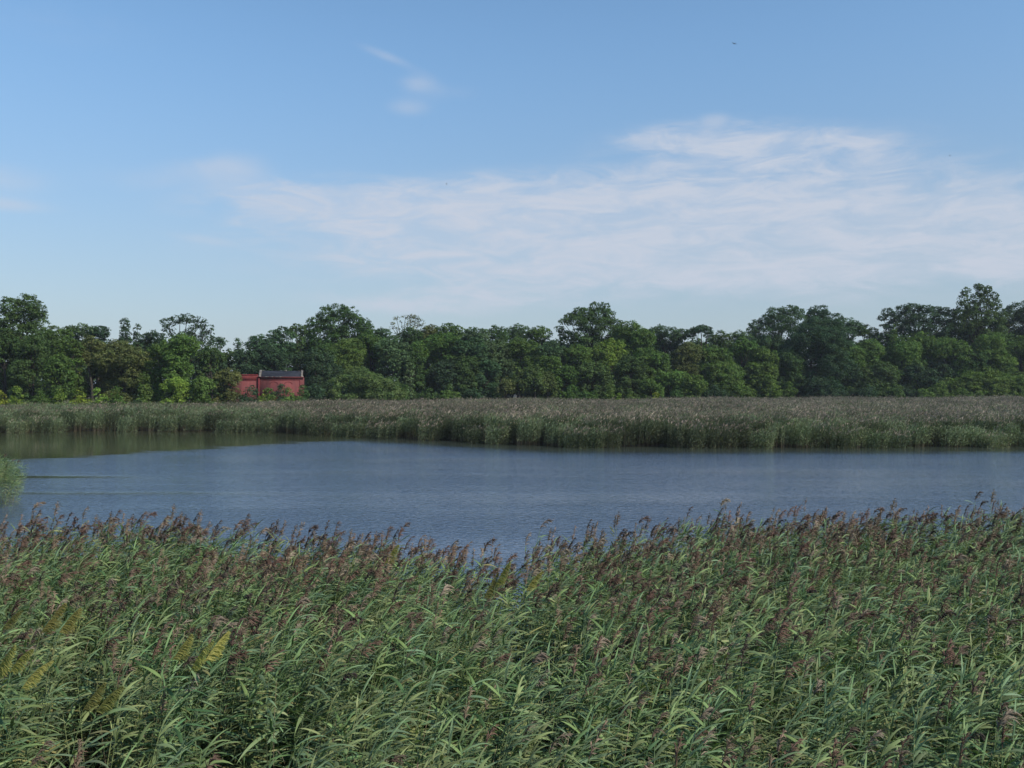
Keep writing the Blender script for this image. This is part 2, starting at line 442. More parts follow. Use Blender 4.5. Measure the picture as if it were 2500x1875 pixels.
def reed(r, kind, near=True):
    """kind: plume / spear / dry / yellow; returns separate accumulators (stem, leaves, plume)"""
    A, B, C = Acc(), Acc(), Acc()
    h = r.uniform(2.64, 2.95)
    if kind == 'dry': h = r.uniform(2.3, 2.9)
    P = stem_path(r, h, r.uniform(0.10, 0.45))
    green = GREENS[r.integers(len(GREENS))]
    n = len(P)
    tt = np.linspace(0, 1, n)[:, None]
    if kind == 'dry':
        A.tube(P, np.linspace(0.006, 0.003, n), np.tile(TAN * 1.25, (n, 1)), 0, 3)
        for _ in range(2):
            s = r.uniform(0.4, 0.9); i = int(s * (n - 1))
            add_leaf(B, r, P[i], r.normal(0.2, 0.8), 0.3, r.uniform(0.2, 0.4), 0.014, 1.8, TAN)
        return A, B, C
    lowc = TAN * 0.7 if r.random() < 0.6 else green * 1.1
    A.tube(P, np.linspace(0.0065, 0.0035, n), lowc * (1 - tt) + green * 1.3 * tt, 0, 3)
    nl = r.integers(16, 22)
    for q in range(nl):
        s = 0.42 + 0.56 * (q + r.uniform(0, 1)) / nl
        i = min(int(s * (n - 1)), n - 2); f = s * (n - 1) - i
        base = P[i] * (1 - f) + P[i + 1] * f
        phi = r.normal(0.05, 0.48) if r.random() < 0.66 else r.uniform(-math.pi, math.pi)
        top = s > 0.85
        L = r.uniform(0.22, 0.48) * (0.8 if top else 1.0)
        c = green * r.uniform(0.62, 1.42) * np.array([r.uniform(0.92, 1.12), 1, r.uniform(0.85, 1.15)])
        if r.random() < 0.05: c = np.array((0.26, 0.24, 0.09)) * r.uniform(0.7, 1.1)
        add_leaf(B, r, base, phi, r.uniform(-0.25, 0.75) + (0.15 if top else 0), L, r.uniform(0.020, 0.040), r.uniform(0.1, 1.5), c, twist=r.uniform(0.1, 1.0))
    tan = unit(P[-1] - P[-2])
    if kind == 'plume':
        add_plume(C, r, P[-1], tan, r.uniform(0.22, 0.36), r.normal(0.1, 0.45), PLUMES[r.integers(len(PLUMES))], n=int(r.integers(34, 52)),
                  bend=r.uniform(0.15, 1.25), blen=r.uniform(0.08, 0.13), bw=0.006)
    elif kind == 'yellow':
        add_plume(C, r, P[-1], unit(tan + np.array([0.35, 0, 0])), r.uniform(0.30, 0.44), r.normal(0, 0.35), YEL * r.uniform(0.75, 1.0), n=330, bend=r.uniform(0.1, 0.7), blen=r.uniform(0.09, 0.13), bw=0.0024, flag=1.0)
    else:
        for _ in range(3):
            add_leaf(B, r, P[-1] - tan * r.uniform(0, 0.15), r.normal(0.1, 0.6), r.uniform(0.45, 1.25), r.uniform(0.22, 0.40), 0.022, r.uniform(0.5, 1.5),
                     green * r.uniform(0.9, 1.3))
    return A, B, C


def merge(*accs):
    R = Acc()
    for a_ in accs:
        for V, Fq, Cc, Mm in zip(a_.V, a_.F, a_.C, a_.M): pass
        if a_.n:
            V = np.vstack(a_.V); Fq = np.vstack(a_.F); Cc = np.vstack(a_.C); Mm = np.concatenate(a_.M)
            R.V.append(V); R.F.append(Fq + R.n); R.C.append(Cc); R.M.append(Mm); R.n += len(V)
    return R


def proto_collection(name, meshes):
    c = bpy.data.collections.new(name)
    for i, me_ in enumerate(meshes):
        o_ = bpy.data.objects.new("%s_%02d" % (name, i), me_)      # Collection Info sorts by name
        c.objects.link(o_)
    return c


def scatter(name, coll, P, rot, scl, idx):
    """one object: mesh vertices that carry instances of the collection's plants"""
    me_ = bpy.data.meshes.new(name)
    n = len(P)
    me_.vertices.add(n); me_.vertices.foreach_set('co', np.asarray(P, np.float32).ravel())
    at = me_.attributes.new('rot', 'FLOAT_VECTOR', 'POINT'); at.data.foreach_set('vector', np.asarray(rot, np.float32).ravel())
    at = me_.attributes.new('scl', 'FLOAT_VECTOR', 'POINT'); at.data.foreach_set('vector', np.asarray(scl, np.float32).ravel())
    at = me_.attributes.new('pick', 'INT', 'POINT'); at.data.foreach_set('value', np.asarray(idx, np.int32))
    me_.update()
    o_ = link(name, me_)
    ng = bpy.data.node_groups.new(name, 'GeometryNodeTree')
    ng.interface.new_socket('Geometry', in_out='INPUT', socket_type='NodeSocketGeometry')
    ng.interface.new_socket('Geometry', in_out='OUTPUT', socket_type='NodeSocketGeometry')
    N = ng.nodes; Lk = ng.links
    gi, go = N.new('NodeGroupInput'), N.new('NodeGroupOutput')
    ci = N.new('GeometryNodeCollectionInfo'); ci.inputs['Collection'].default_value = coll
    ci.inputs['Separate Children'].default_value = True; ci.inputs['Reset Children'].default_value = True
    ip = N.new('GeometryNodeInstanceOnPoints'); ip.inputs['Pick Instance'].default_value = True
    def attr(nm, ty):
        a_ = N.new('GeometryNodeInputNamedAttribute'); a_.data_type = ty; a_.inputs['Name'].default_value = nm
        return a_.outputs['Attribute']
    er = N.new('FunctionNodeEulerToRotation')
    Lk.new(attr('rot', 'FLOAT_VECTOR'), er.inputs[0])
    Lk.new(gi.outputs[0], ip.inputs['Points']); Lk.new(ci.outputs[0], ip.inputs['Instance'])
    Lk.new(attr('pick', 'INT'), ip.inputs['Instance Index']); Lk.new(er.outputs[0], ip.inputs['Rotation'])
    Lk.new(attr('scl', 'FLOAT_VECTOR'), ip.inputs['Scale'])
    Lk.new(ip.outputs[0], go.inputs[0])
    md = o_.modifiers.new('scatter', 'NODES'); md.node_group = ng
    return o_


r = np.random.default_rng(11)
kinds = ['plume'] * 22 + ['spear'] * 18 + ['dry'] * 5
near_meshes = [merge(*reed(r, k)).mesh('reed_plant', [M_REED, M_PLUME]) for k in kinds]
near_coll = proto_collection('reed_plant', near_meshes)
NPL, NSP, NDR = 22, 18, 5


def vnoise(x, y, s, seed=0):
    """cheap smooth value noise, about -1..1"""
    q = np.zeros_like(x)
    rr = np.random.default_rng(seed)
    for k in range(6):
        th = rr.uniform(0, 6.28); f = s * rr.uniform(0.6, 1.9)
        q += np.sin((x * math.cos(th) + y * math.sin(th)) * f + rr.uniform(0, 6.28))
    return q / 3.2


# near bed: from the foot of the bank to the pond's edge
DENS = 60.0
xs = []; ys = []
y0, y1 = 4.4, 27.0
A_tot = 2 * (0.60 * (y1 ** 2 - y0 ** 2) / 2 + 2.2 * (y1 - y0))
Nn = int(DENS * A_tot)
yy = np.sqrt(r.uniform(y0 ** 2, y1 ** 2, Nn)); xx = r.uniform(-1, 1, Nn) * (0.60 * yy + 2.2)
keepw = (0.60 * yy + 2.2) / yy; keep = r.random(Nn) < keepw / keepw.max()
edge = d_near(xx, yy) + 0.22 * vnoise(xx, yy, 1.6, 3)
over = yy - edge
keep &= (over < 0) | (r.random(Nn) < np.exp(-np.maximum(over, 0) * 4.5) * 0.35)
keep &= r.random(Nn) < np.clip(0.9 + 0.3 * vnoise(xx, yy, 2.2, 5), 0.4, 1) * (0.72 + 0.28 * ss(8, 14, yy))
YSPOTS = [(447, 1605), (494, 1626), (532, 1602), (12, 1640), (52, 1640), (92, 1675), (135, 1529), (172, 1537), (1228, 1420), (1307, 1436)]
for (px_, py_) in YSPOTS:      # the yellow plumes stand a little clear of their neighbours
    Dy = 3.04 * F / (py_ - HY); xq = (px_ - CX) / F * Dy
    keep &= ~((np.abs(xx - xq * yy / Dy) < 0.32) & (yy > Dy - 1.9) & (yy < Dy + 0.15))
xx, yy = xx[keep], yy[keep]; n = len(xx)
prob_pl = np.clip(0.25 + 0.14 * vnoise(xx, yy, 0.6, 9) + 0.36 * ss(-2.6, -0.3, yy - d_near(xx, yy)) + 0.10 * ss(12, 20, yy) + 0.03 * (xx > 0), 0.10, 0.85) * (0.55 + 0.45 * ss(9, 15, yy))
u = r.random(n)
pick = np.where(u < prob_pl, r.integers(0, NPL, n), NPL + r.integers(0, NSP, n))
pick = np.where(r.random(n) < 0.08, NPL + NSP + r.integers(0, NDR, n), pick)
rot = np.c_[r.normal(0, 0.06, n), r.normal(0.05, 0.08, n) + 0.05 * vnoise(xx, yy, 1.1, 31), r.normal(0, 0.38, n) + 0.22 * vnoise(xx, yy, 0.8, 33)]
sc = r.normal(1.0, 0.04, n) + 0.035 * vnoise(xx, yy, 0.9, 13) - 0.03 * ss(-0.5, 0.6, yy - d_near(xx, yy)) - 0.05 * (r.random(n) < 0.3)
o_ = scatter('near_reed_bed', near_coll, np.c_[xx, yy, ground_z(xx, yy) - 0.03], rot, np.c_[sc, sc, sc], pick)
tag(o_, 'dense green reeds with drooping brown plumes filling the foreground below the viewer', 'reeds', kind='stuff')

# reedy point at the left edge
Np = 2800
xp = r.uniform(-45, -24.8, Np * 2); yp = r.uniform(41.5, 52.5, Np * 2)
kp = (islet(xp, yp) + 0.06 * vnoise(xp, yp, 1.5, 2) > 0.02); xp, yp = xp[kp], yp[kp]; n = len(xp)
pick = np.where(r.random(n) < 0.12, r.integers(0, NPL, n), NPL + r.integers(0, NSP, n))
pick = np.where(r.random(n) < 0.04, NPL + NSP + r.integers(0, NDR, n), pick)
sc = 0.68 + 0.30 * np.clip(islet(xp, yp) * 1.6, 0, 1) + r.normal(0, 0.05, n)
rot = np.c_[r.normal(0, 0.07, n), r.normal(0.05, 0.08, n), r.normal(0, 0.6, n)]
o_ = scatter('reed_clump', near_coll, np.c_[xp, yp, ground_z(xp, yp) - 0.03], rot, np.c_[sc, sc, sc], pick)
tag(o_, 'bright green reed clump on a point reaching into the pond at the left edge', 'reeds', kind='stuff')


# far beds: tiles of simplified reeds
def far_tile(r, size, dens, plume_p, green_gain, brown, lowg, lowleaf):
    A = Acc()
    nst = int(size * size * dens)
    for _ in range(nst):
        x, y = r.uniform(-size / 2, size / 2, 2)
        h = r.normal(2.62, 0.22)
        lean = r.uniform(0.05, 0.45)
        g_ = (GREENS[r.integers(len(GREENS))] * 0.55 + np.array((0.135, 0.135, 0.095)) * 0.45) * green_gain * r.uniform(0.7, 1.2)
        ph = r.uniform(0, math.pi)
        sv = np.array([math.cos(ph), math.sin(ph), 0.0])
        t = np.linspace(0, 1, 4)
        P = np.c_[x + lean * t ** 2, y + 0 * t, h * t]
        low = TAN * r.uniform(0.4, 1.0) * lowg
        cc = np.array([low * 0.8, low, low * 0.4 + g_ * 0.6, g_])
        A.ribbon(P, np.array([0.008, 0.007, 0.006, 0.006]), np.tile(sv, (4, 1)), cc)
        for q in range(8):
            s = r.uniform(lowleaf, 1.0) ** 0.8
            base = np.array([x + lean * s * s, y, h * s])
            phi = r.normal(0.1, 0.7) if r.random() < 0.65 else r.uniform(-3.1, 3.1)
            e0 = r.uniform(0.5, 1.2); L = r.uniform(0.35, 0.6)
            d1 = np.array([math.cos(e0) * math.cos(phi), math.cos(e0) * math.sin(phi), math.sin(e0)])
            e1 = e0 - r.uniform(0.5, 1.5)
            d2 = np.array([math.cos(e1) * math.cos(phi), math.cos(e1) * math.sin(phi), math.sin(e1)])
            Q = np.array([base, base + d1 * L * 0.5, base + d1 * L * 0.5 + d2 * L * 0.5])
            hz = np.array([-math.sin(phi), math.cos(phi), r.normal(0, 0.5)]); hz /= np.linalg.norm(hz)
            A.ribbon(Q, np.array([0.014, 0.024, 0.003]), np.tile(hz, (3, 1)), g_ * r.uniform(0.8, 1.25))
        if r.random() < plume_p:
            w = r.normal(0.1, 0.5); L = r.uniform(0.26, 0.42)
            base = P[-1]
            d1 = unit(np.array([0.35 * math.cos(w), 0.35 * math.sin(w), 1.0])); d2 = unit(np.array([math.cos(w), math.sin(w), r.uniform(-0.3, 0.9)]))
            Q = np.array([base, base + d1 * L * 0.5, base + d1 * L * 0.5 + d2 * L * 0.5])
            pc = brown * r.uniform(0.5, 1.6)
            for k in range(2):
                sv = unit(r.normal(0, 1, 3) * np.array([1, 1, 0.25]))
                A.ribbon(Q, np.array([0.014, 0.040, 0.008]), np.tile(sv, (3, 1)), pc)
    return A.mesh('reed_tile', [M_FAR])


r = np.random.default_rng(21)
TS = 2.4
tiles = [far_tile(r, TS, 24, 0.62, 0.72, np.array((0.27, 0.215, 0.175)), 0.30, 0.02) for _ in range(5)] + \
        [far_tile(r, TS, 24, 0.16, 1.2, np.array((0.26, 0.21, 0.16)), 0.8, 0.24) for _ in range(4)]
far_coll = proto_collection('reed_tile', tiles)
ST = 2.0
gxx, gyy = np.meshgrid(np.arange(-112, 150, ST), np.arange(84, 246, ST), indexing='ij')
gxx = gxx.ravel() + r.uniform(-0.6, 0.6, gxx.size); gyy = gyy.ravel() + r.uniform(-0.6, 0.6, gyy.size)
keep = (gyy > d_far(gxx, gyy) + 0.9 + 0.9 * vnoise(gxx, gyy, 0.5, 17)) & (gyy < d_back(gxx, gyy) + 3) & (np.abs(gxx) < 0.64 * gyy + 5)
# beyond the front rows only the tops can be seen: sparser there
gxx, gyy = gxx[keep], gyy[keep]; n = len(gxx)
brown_p = np.clip(0.12 + 0.80 * ss(-44, -18, gxx + 0.32 * (gyy - 118)) + 0.25 * vnoise(gxx, gyy, 0.10, 19), 0.05, 0.96)
brown_p *= 0.55 + 0.45 * ss(0, 14, gyy - d_far(gxx, gyy))
pick = np.where(r.random(n) < brown_p, r.integers(0, 5, n), 5 + r.integers(0, 4, n))
rot = np.c_[np.zeros(n), np.zeros(n), r.normal(0, 0.3, n)]
sz = r.normal(1.0, 0.05, n) + 0.06 * vnoise(gxx, gyy, 0.14, 23)
o_ = scatter('far_reed_bed', far_coll, np.c_[gxx, gyy, ground_z(gxx, gyy) - 0.02], rot, np.c_[np.ones(n), np.ones(n), sz], pick)
tag(o_, 'wide belt of reeds with brown tops and tan stems along the far shore before the trees', 'reeds', kind='stuff')

# single reeds that stand out: pale yellow flag-shaped plumes, a few tall dark ones against the water
r = np.random.default_rng(5)
SINGLE = [  # photo x, y of the plume's middle, kind, label
    (447, 1605, 'yellow', 'narrow pale yellow reed plume just left of the pair of broad yellow plumes'),
    (494, 1626, 'yellow', 'broad yellow reed plume, left one of the overlapping pair in the lower left'),
    (532, 1602, 'yellow', 'broad yellow reed plume, right one of the overlapping pair in the lower left'),
    (12, 1640, 'yellow', 'pale yellow reed plume cut by the left edge of the view'),
    (52, 1640, 'yellow', 'feathery yellow reed plume second from the left edge'),
    (92, 1675, 'yellow', 'golden yellow reed plume below and right of two others near the left edge'),
    (135, 1529, 'yellow', 'small yellow green reed plume, left of a close pair halfway up the left foreground'),
    (172, 1537, 'yellow', 'small yellow green reed plume, right of a close pair halfway up the left foreground'),
    (30, 1534, 'yellow', 'dull yellow reed plume among dark leaves near the left edge'),
    (230, 1728, 'yellow', 'yellow green reed plume half sunk in leaves near the bottom left'),
    (268, 1735, 'yellow', 'lowest yellow green reed plume drooping beside a half sunk one near the bottom left'),
    (1228, 1420, 'yellow', 'large yellow reed plume just below the notch where the water reaches in'),
    (1307, 1436, 'yellow', 'golden reed plume right of the one below the water notch'),
    (1200, 1450, 'yellow', 'faint yellow reed plume low and left of the one below the water notch'),
    (958, 1370, 'yellow', 'small yellowish reed plume near the pond edge left of the water notch'),
    (95, 1250, 'plume', 'tall dark reed plume rising against the pond near the reedy point'),
    (1198, 1345, 'plume', 'slim dark reed plume standing in the bottom of the water notch'),
    (1336, 1292, 'plume', 'lone leaning reed plume right of the water notch against the water'),
    (1770, 1238, 'plume', 'tallest arched dark reed plume on the right half of the pond edge'),
    (2390, 1222, 'plume', 'dark brown reed plume standing high near the right end of the pond edge'),
]
for px, py, kd, lab in SINGLE:
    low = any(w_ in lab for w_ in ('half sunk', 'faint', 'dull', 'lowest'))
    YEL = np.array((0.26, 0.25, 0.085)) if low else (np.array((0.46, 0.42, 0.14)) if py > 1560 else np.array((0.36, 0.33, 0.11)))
    top = 3.28 if kd == 'plume' else (2.98 if low else 3.18)
    D = (EYE - top) * F / (py - HY)
    if kd == 'plume': D = min(D, float(np.interp((px - CX) / F, U_NEAR, D_NEAR)) + 0.1); top = EYE - (py - HY) * D / F
    x = (px - CX) / F * D
    A_, B_, C_ = reed(r, kd)
    Pm = (np.vstack(C_.V).min(0) + np.vstack(C_.V).max(0)) / 2
    s = (top + 0.08) / Pm[2]
    root = empty('yellow_reed' if kd == 'yellow' else 'tall_reed', (x - Pm[0] * s, D - Pm[1] * s, 0.02))
    root.scale = (s, s, s)
    link('stem', A_.mesh('stem', [M_REED]), root)
    link('leaves', B_.mesh('leaves', [M_REED]), root)
    cm = C_.mesh('plume', [M_REED, M_YEL if kd == 'yellow' else M_PLUME])
    link('plume', cm, root)
    tag(root, lab, 'reed', 'yellow plumed reeds in the foreground bed' if kd == 'yellow' else 'tall reeds against the pond')

# ------------------------------------------------------------------ trees
CK = dict(dark=(0.058, 0.100, 0.030), blue=(0.054, 0.098, 0.042), mid=(0.078, 0.130, 0.030), light=(0.090, 0.142, 0.032), yel=(0.200, 0.235, 0.032),
          olive=(0.098, 0.112, 0.036), grey=(0.080, 0.124, 0.052), willow=(0.095, 0.135, 0.042), lime=(0.140, 0.210, 0.036), deep=(0.040, 0.072, 0.034))


def leafage(r, lobes, leaf, dens, base_c, cl=0.42, hang=0.0):
    """lobes (cx,cy,cz,rx,ry,rz) -> many leaf-sized diamond faces gathered in clumps on and in the lobes"""
    Ps, Ns, Cs = [], [], []
    for (cx, cy, cz, rx, ry, rz) in lobes:
        R = (rx * ry * rz) ** (1 / 3)
        rc = max(0.5, min(1.25, R * cl))
        nc = max(6, int(3.4 * (rx * ry + rx * rz + ry * rz) / 3 * 4 / (rc * rc) * 0.56))
        d = unit(r.normal(0, 1, (nc, 3)))
        rad = r.uniform(0.55, 1.04, nc) ** 0.7
        C0 = np.array([cx, cy, cz]) + d * rad[:, None] * np.array([rx, ry, rz])
        for k in range(nc):
            rr_ = rc * r.uniform(0.6, 1.25)
            nl = int(dens * (rr_ / leaf) ** 2)
            dd = unit(r.normal(0, 1, (nl, 3)) + d[k] * 0.55 + np.array([0, 0, 0.55]))
            q = C0[k] + dd * rr_ * (r.uniform(0.25, 1.08, nl) ** 0.6)[:, None] * np.array([1.15, 1.15, 0.72])
            if hang: q[:, 2] -= hang * r.uniform(0, 1, nl) ** 2
            Ps.append(q); Ns.append(unit(dd * 0.8 + np.array([0, 0, 0.45]) + r.normal(0, 0.38, (nl, 3))))
            Cs.append(np.tile(np.asarray(base_c) * r.uniform(0.80, 1.22) * np.array([r.uniform(0.92, 1.1), 1, 1]), (nl, 1)) * r.uniform(0.78, 1.22, (nl, 1)))
    P = np.vstack(Ps); N = np.vstack(Ns); C = np.vstack(Cs)
    n = len(P)
    a1 = unit(np.cross(N, r.normal(0, 1, (n, 3)))); a2 = np.cross(N, a1)
    s1 = leaf * r.uniform(0.45, 0.95, (n, 1)); s2 = s1 * r.uniform(0.45, 0.8, (n, 1))
    V = np.stack([P - a1 * s1, P + a2 * s2, P + a1 * s1, P - a2 * s2], axis=1).reshape(-1, 3)
    Fq = np.arange(4 * n).reshape(-1, 4)
    return V, Fq, np.repeat(C, 4, axis=0)


def limb(A, r, p0, p1, r0, r1, c, sag=0.0, n=6):
    p0, p1 = np.asarray(p0, float), np.asarray(p1, float)
    t = np.linspace(0, 1, n)[:, None]
    L = np.linalg.norm(p1 - p0)
    P = p0 * (1 - t) + p1 * t + np.sin(math.pi * t) * (r.normal(0, 0.06, 3) * L + np.array([0, 0, sag * L]))
    A.tube(P, np.linspace(r0, r1, n), c, 0, 6)


def lobes_for(kind, r, H_, Wd):
    """crown outline as overlapping masses; H_ height, Wd width"""
    L = []
    R = Wd / 2
    if kind == 'round':
        n = 9
        for i in range(n):
            z = H_ * (0.30 + 0.60 * (i + 0.5) / n)
            w = math.sqrt(max(0.05, 1 - ((z / H_ - 0.52) / 0.52) ** 2))
            th = r.uniform(0, 6.28); q = R * w * 0.55
            lr = R * r.uniform(0.40, 0.56) * (0.75 + 0.25 * w)
            L.append((q * math.cos(th), q * math.sin(th), min(z, H_ - lr * 0.8), lr, lr, lr * 0.8))
        L.append((r.normal(0, R * 0.1), 0, H_ - R * 0.40, R * 0.48, R * 0.45, R * 0.40))
        for sx in (-1, 1): L.append((sx * R * r.uniform(0.4, 0.58), r.normal(0, R * 0.3), H_ - R * r.uniform(0.5, 0.7), R * 0.45, R * 0.45, R * 0.38))
        for sx in (-1, 1): L.append((sx * R * 0.55, r.normal(0, R * 0.3), H_ * r.uniform(0.42, 0.62), R * 0.45, R * 0.5, R * 0.42))
    elif kind == 'full':      # leafy down to the ground
        for i in range(12):
            z = H_ * (0.08 + 0.80 * (i + 0.5) / 12)
            w = math.sqrt(max(0.1, 1 - ((z / H_ - 0.40) / 0.62) ** 2))
            th = r.uniform(0, 6.28); q = R * w * 0.56
            lr = R * r.uniform(0.36, 0.54)
            L.append((q * math.cos(th), q * math.sin(th), min(z, H_ - lr * 0.85), lr, lr, lr * 0.85))
        L.append((r.normal(0, R * 0.12), 0, H_ - R * 0.38, R * 0.42, R * 0.4, R * 0.38))
        for sx in (-1, 1): L.append((sx * R * r.uniform(0.35, 0.5), r.normal(0, R * 0.3), H_ - R * r.uniform(0.5, 0.72), R * 0.42, R * 0.42, R * 0.36))
    elif kind == 'umbrella':
        for i in range(9):
            x = R * (-0.82 + 1.64 * (i + 0.5) / 9)
            lr = R * r.uniform(0.28, 0.40)
            zt = H_ - (abs(x) / R) ** 2 * 0.16 * H_ - lr * 0.6 * r.uniform(0.9, 1.6)
            L.append((x, r.normal(0, R * 0.4), zt, lr, lr, lr * 0.6))
        for i in range(9):
            lr = R * 0.36
            L.append((R * r.uniform(-0.5, 0.5), R * r.uniform(-0.5, 0.5), H_ * r.uniform(0.45, 0.75), lr, lr, lr * 0.8))
    elif kind == 'cone':
        for i in range(9):
            f = (i + 0.5) / 9
            lr = R * (1.0 - 0.60 * f) * 0.80
            q = R * (1 - f) * 0.35; th = r.uniform(0, 6.28)
            L.append((q * math.cos(th), q * math.sin(th), H_ * (0.10 + 0.86 * f), lr, lr, max(lr * 0.8, H_ * 0.07)))
    elif kind == 'multi':     # several upright leaders
        for (fx, fh, fw) in ((-0.55, 0.90, 0.20), (-0.02, 1.0, 0.25), (0.25, 0.965, 0.20), (0.62, 0.86, 0.16)):
            for k in range(5):
                z = H_ * fh * (0.42 + 0.55 * (k + 0.5) / 5); lr = R * fw * (1.5 - 0.20 * k)
                L.append((R * fx * (0.75 + 0.08 * k) + r.normal(0, R * 0.05), r.normal(0, R * 0.2), z - 0.02 * H_, lr, lr, H_ * 0.065))
        for k in range(9):
            th = r.uniform(0, 6.28); lr = R * 0.42
            L.append((R * 0.6 * math.cos(th), R * 0.5 * math.sin(th), H_ * r.uniform(0.30, 0.60), lr, lr, lr * 0.8))
    elif kind == 'sparse':
        for i in range(13):
            x = R * r.uniform(-1, 1); lr = R * r.uniform(0.12, 0.2)
            L.append((x, r.normal(0, R * 0.25), H_ - (x / R) ** 2 * 0.14 * H_ - r.uniform(0.02, 0.13) * H_, lr, lr, lr * 0.45))
    elif kind == 'shrub':
        for i in range(8):
            th = r.uniform(0, 6.28); q = R * math.sqrt(r.uniform(0, 1)) * 0.72
            lr = R * r.uniform(0.32, 0.5)
            z = H_ * r.uniform(0.2, 0.62)
            L.append((q * math.cos(th), q * math.sin(th) * 0.8, z, lr, lr, min(lr * 0.85, H_ * 0.33)))
        L.append((r.normal(0, R * 0.2), 0, H_ * 0.70, R * 0.4, R * 0.4, H_ * 0.30))
    elif kind == 'mound':
        for i in range(11):
            x = R * (-0.85 + 1.7 * (i + 0.5) / 11); lr = H_ * r.uniform(0.16, 0.30)
            zt = H_ * (1 - 0.5 * (x / R) ** 2) * r.uniform(0.78, 1.0) - lr * r.uniform(0.8, 1.1)
            L.append((x, r.normal(0, R * 0.2), max(zt, lr * 0.6), lr * 1.3, lr * 1.3, lr * 0.9))
            L.append((x * 0.9, r.normal(0, R * 0.25), H_ * 0.28, lr * 1.2, lr * 1.2, lr))
    elif kind == 'willow':
        for i in range(7):
            th = r.uniform(0, 6.28); q = R * 0.5
            L.append((q * math.cos(th), q * math.sin(th), H_ * r.uniform(0.52, 0.80), R * 0.42, R * 0.42, H_ * 0.17))
        L.append((0, 0, H_ * 0.84, R * 0.45, R * 0.45, H_ * 0.15))
    return L


def tree(px, top, wpx, D, kind, ck, label, name='tree', group=None, lobes=None, leaf=None, dens=None, seed=None, bark=None):
    r = np.random.default_rng(seed if seed is not None else int(px * 31 + top * 7 + D))
    if not (kind in ('shrub', 'mound') or name != 'tree' or D < 154 or (kind in ('cone', 'full') and wpx < 80 and top > 890)): D += 7
    x = (px - CX) / F * D
    z0 = float(ground_z(x, D))
    H_ = EYE - (top - HY) / F * D - z0
    Wd = wpx / F * D
    root = empty(name, (x, D, z0 - 0.1), 0)
    if lobes is None: L = lobes_for(kind, r, H_, Wd)
    else: L = [((a_ - px) / F * D, dy_, EYE - (b_ - HY) / F * D - z0, rw / F * D, rw / F * D, rh / F * D) for (a_, b_, rw, rh, dy_) in lobes]
    leaf = leaf or (0.24 if D < 182 else 0.28)
    dens = dens or (1.5 if kind in ('sparse',) else 3.6)
    V, Fq, C = leafage(r, L, leaf, dens, CK[ck], cl=0.34 if kind != 'sparse' else 0.8, hang=1.2 if kind == 'willow' else 0)
    small = kind in ('shrub', 'mound') or H_ < 5
    T = Acc()
    bc = np.array((0.1, 0.1, 0.1))
    if small:
        for k in range(5):
            l = L[int(r.integers(len(L)))]
            limb(T, r, (r.normal(0, 0.15), r.normal(0, 0.15), 0), (l[0], l[1], l[2]), 0.06, 0.02, bc)
    else:
        r0 = 0.016 * H_ + 0.05
        topz = max(l[2] for l in L)
        limb(T, r, (0, 0, 0), (r.normal(0, 0.02 * H_), r.normal(0, 0.02 * H_), topz * 0.82), r0, r0 * 0.35, bc, n=9)
        for l in L:
            zb = max(0.12 * H_, min(l[2] * 0.62, topz * 0.7))
            limb(T, r, (0, 0, zb), (l[0], l[1], l[2] + 0.2 * l[5]), r0 * 0.42, 0.04, bc, sag=-0.06)
            if kind in ('sparse', 'umbrella'):
                for k in range(3):
                    q = unit(r.normal(0, 1, 3)) * np.array(l[3:6]) * 0.9
                    limb(T, r, (l[0] * 0.8, l[1] * 0.8, l[2] - l[5] * 0.6), (l[0] + q[0], l[1] + q[1], l[2] + q[2]), 0.07, 0.03, bc)
    link('stems' if small else 'trunk', T.mesh('trunk', [bark or M_BARK], smooth=True), root)
    link('foliage' if small else 'crown', mk_mesh('crown', V, Fq, [M_LEAF], C), root)
    tag(root, label, 'shrub' if small else 'tree', group)
    if small: root.name = 'shrub' if name == 'tree' else name
    return root


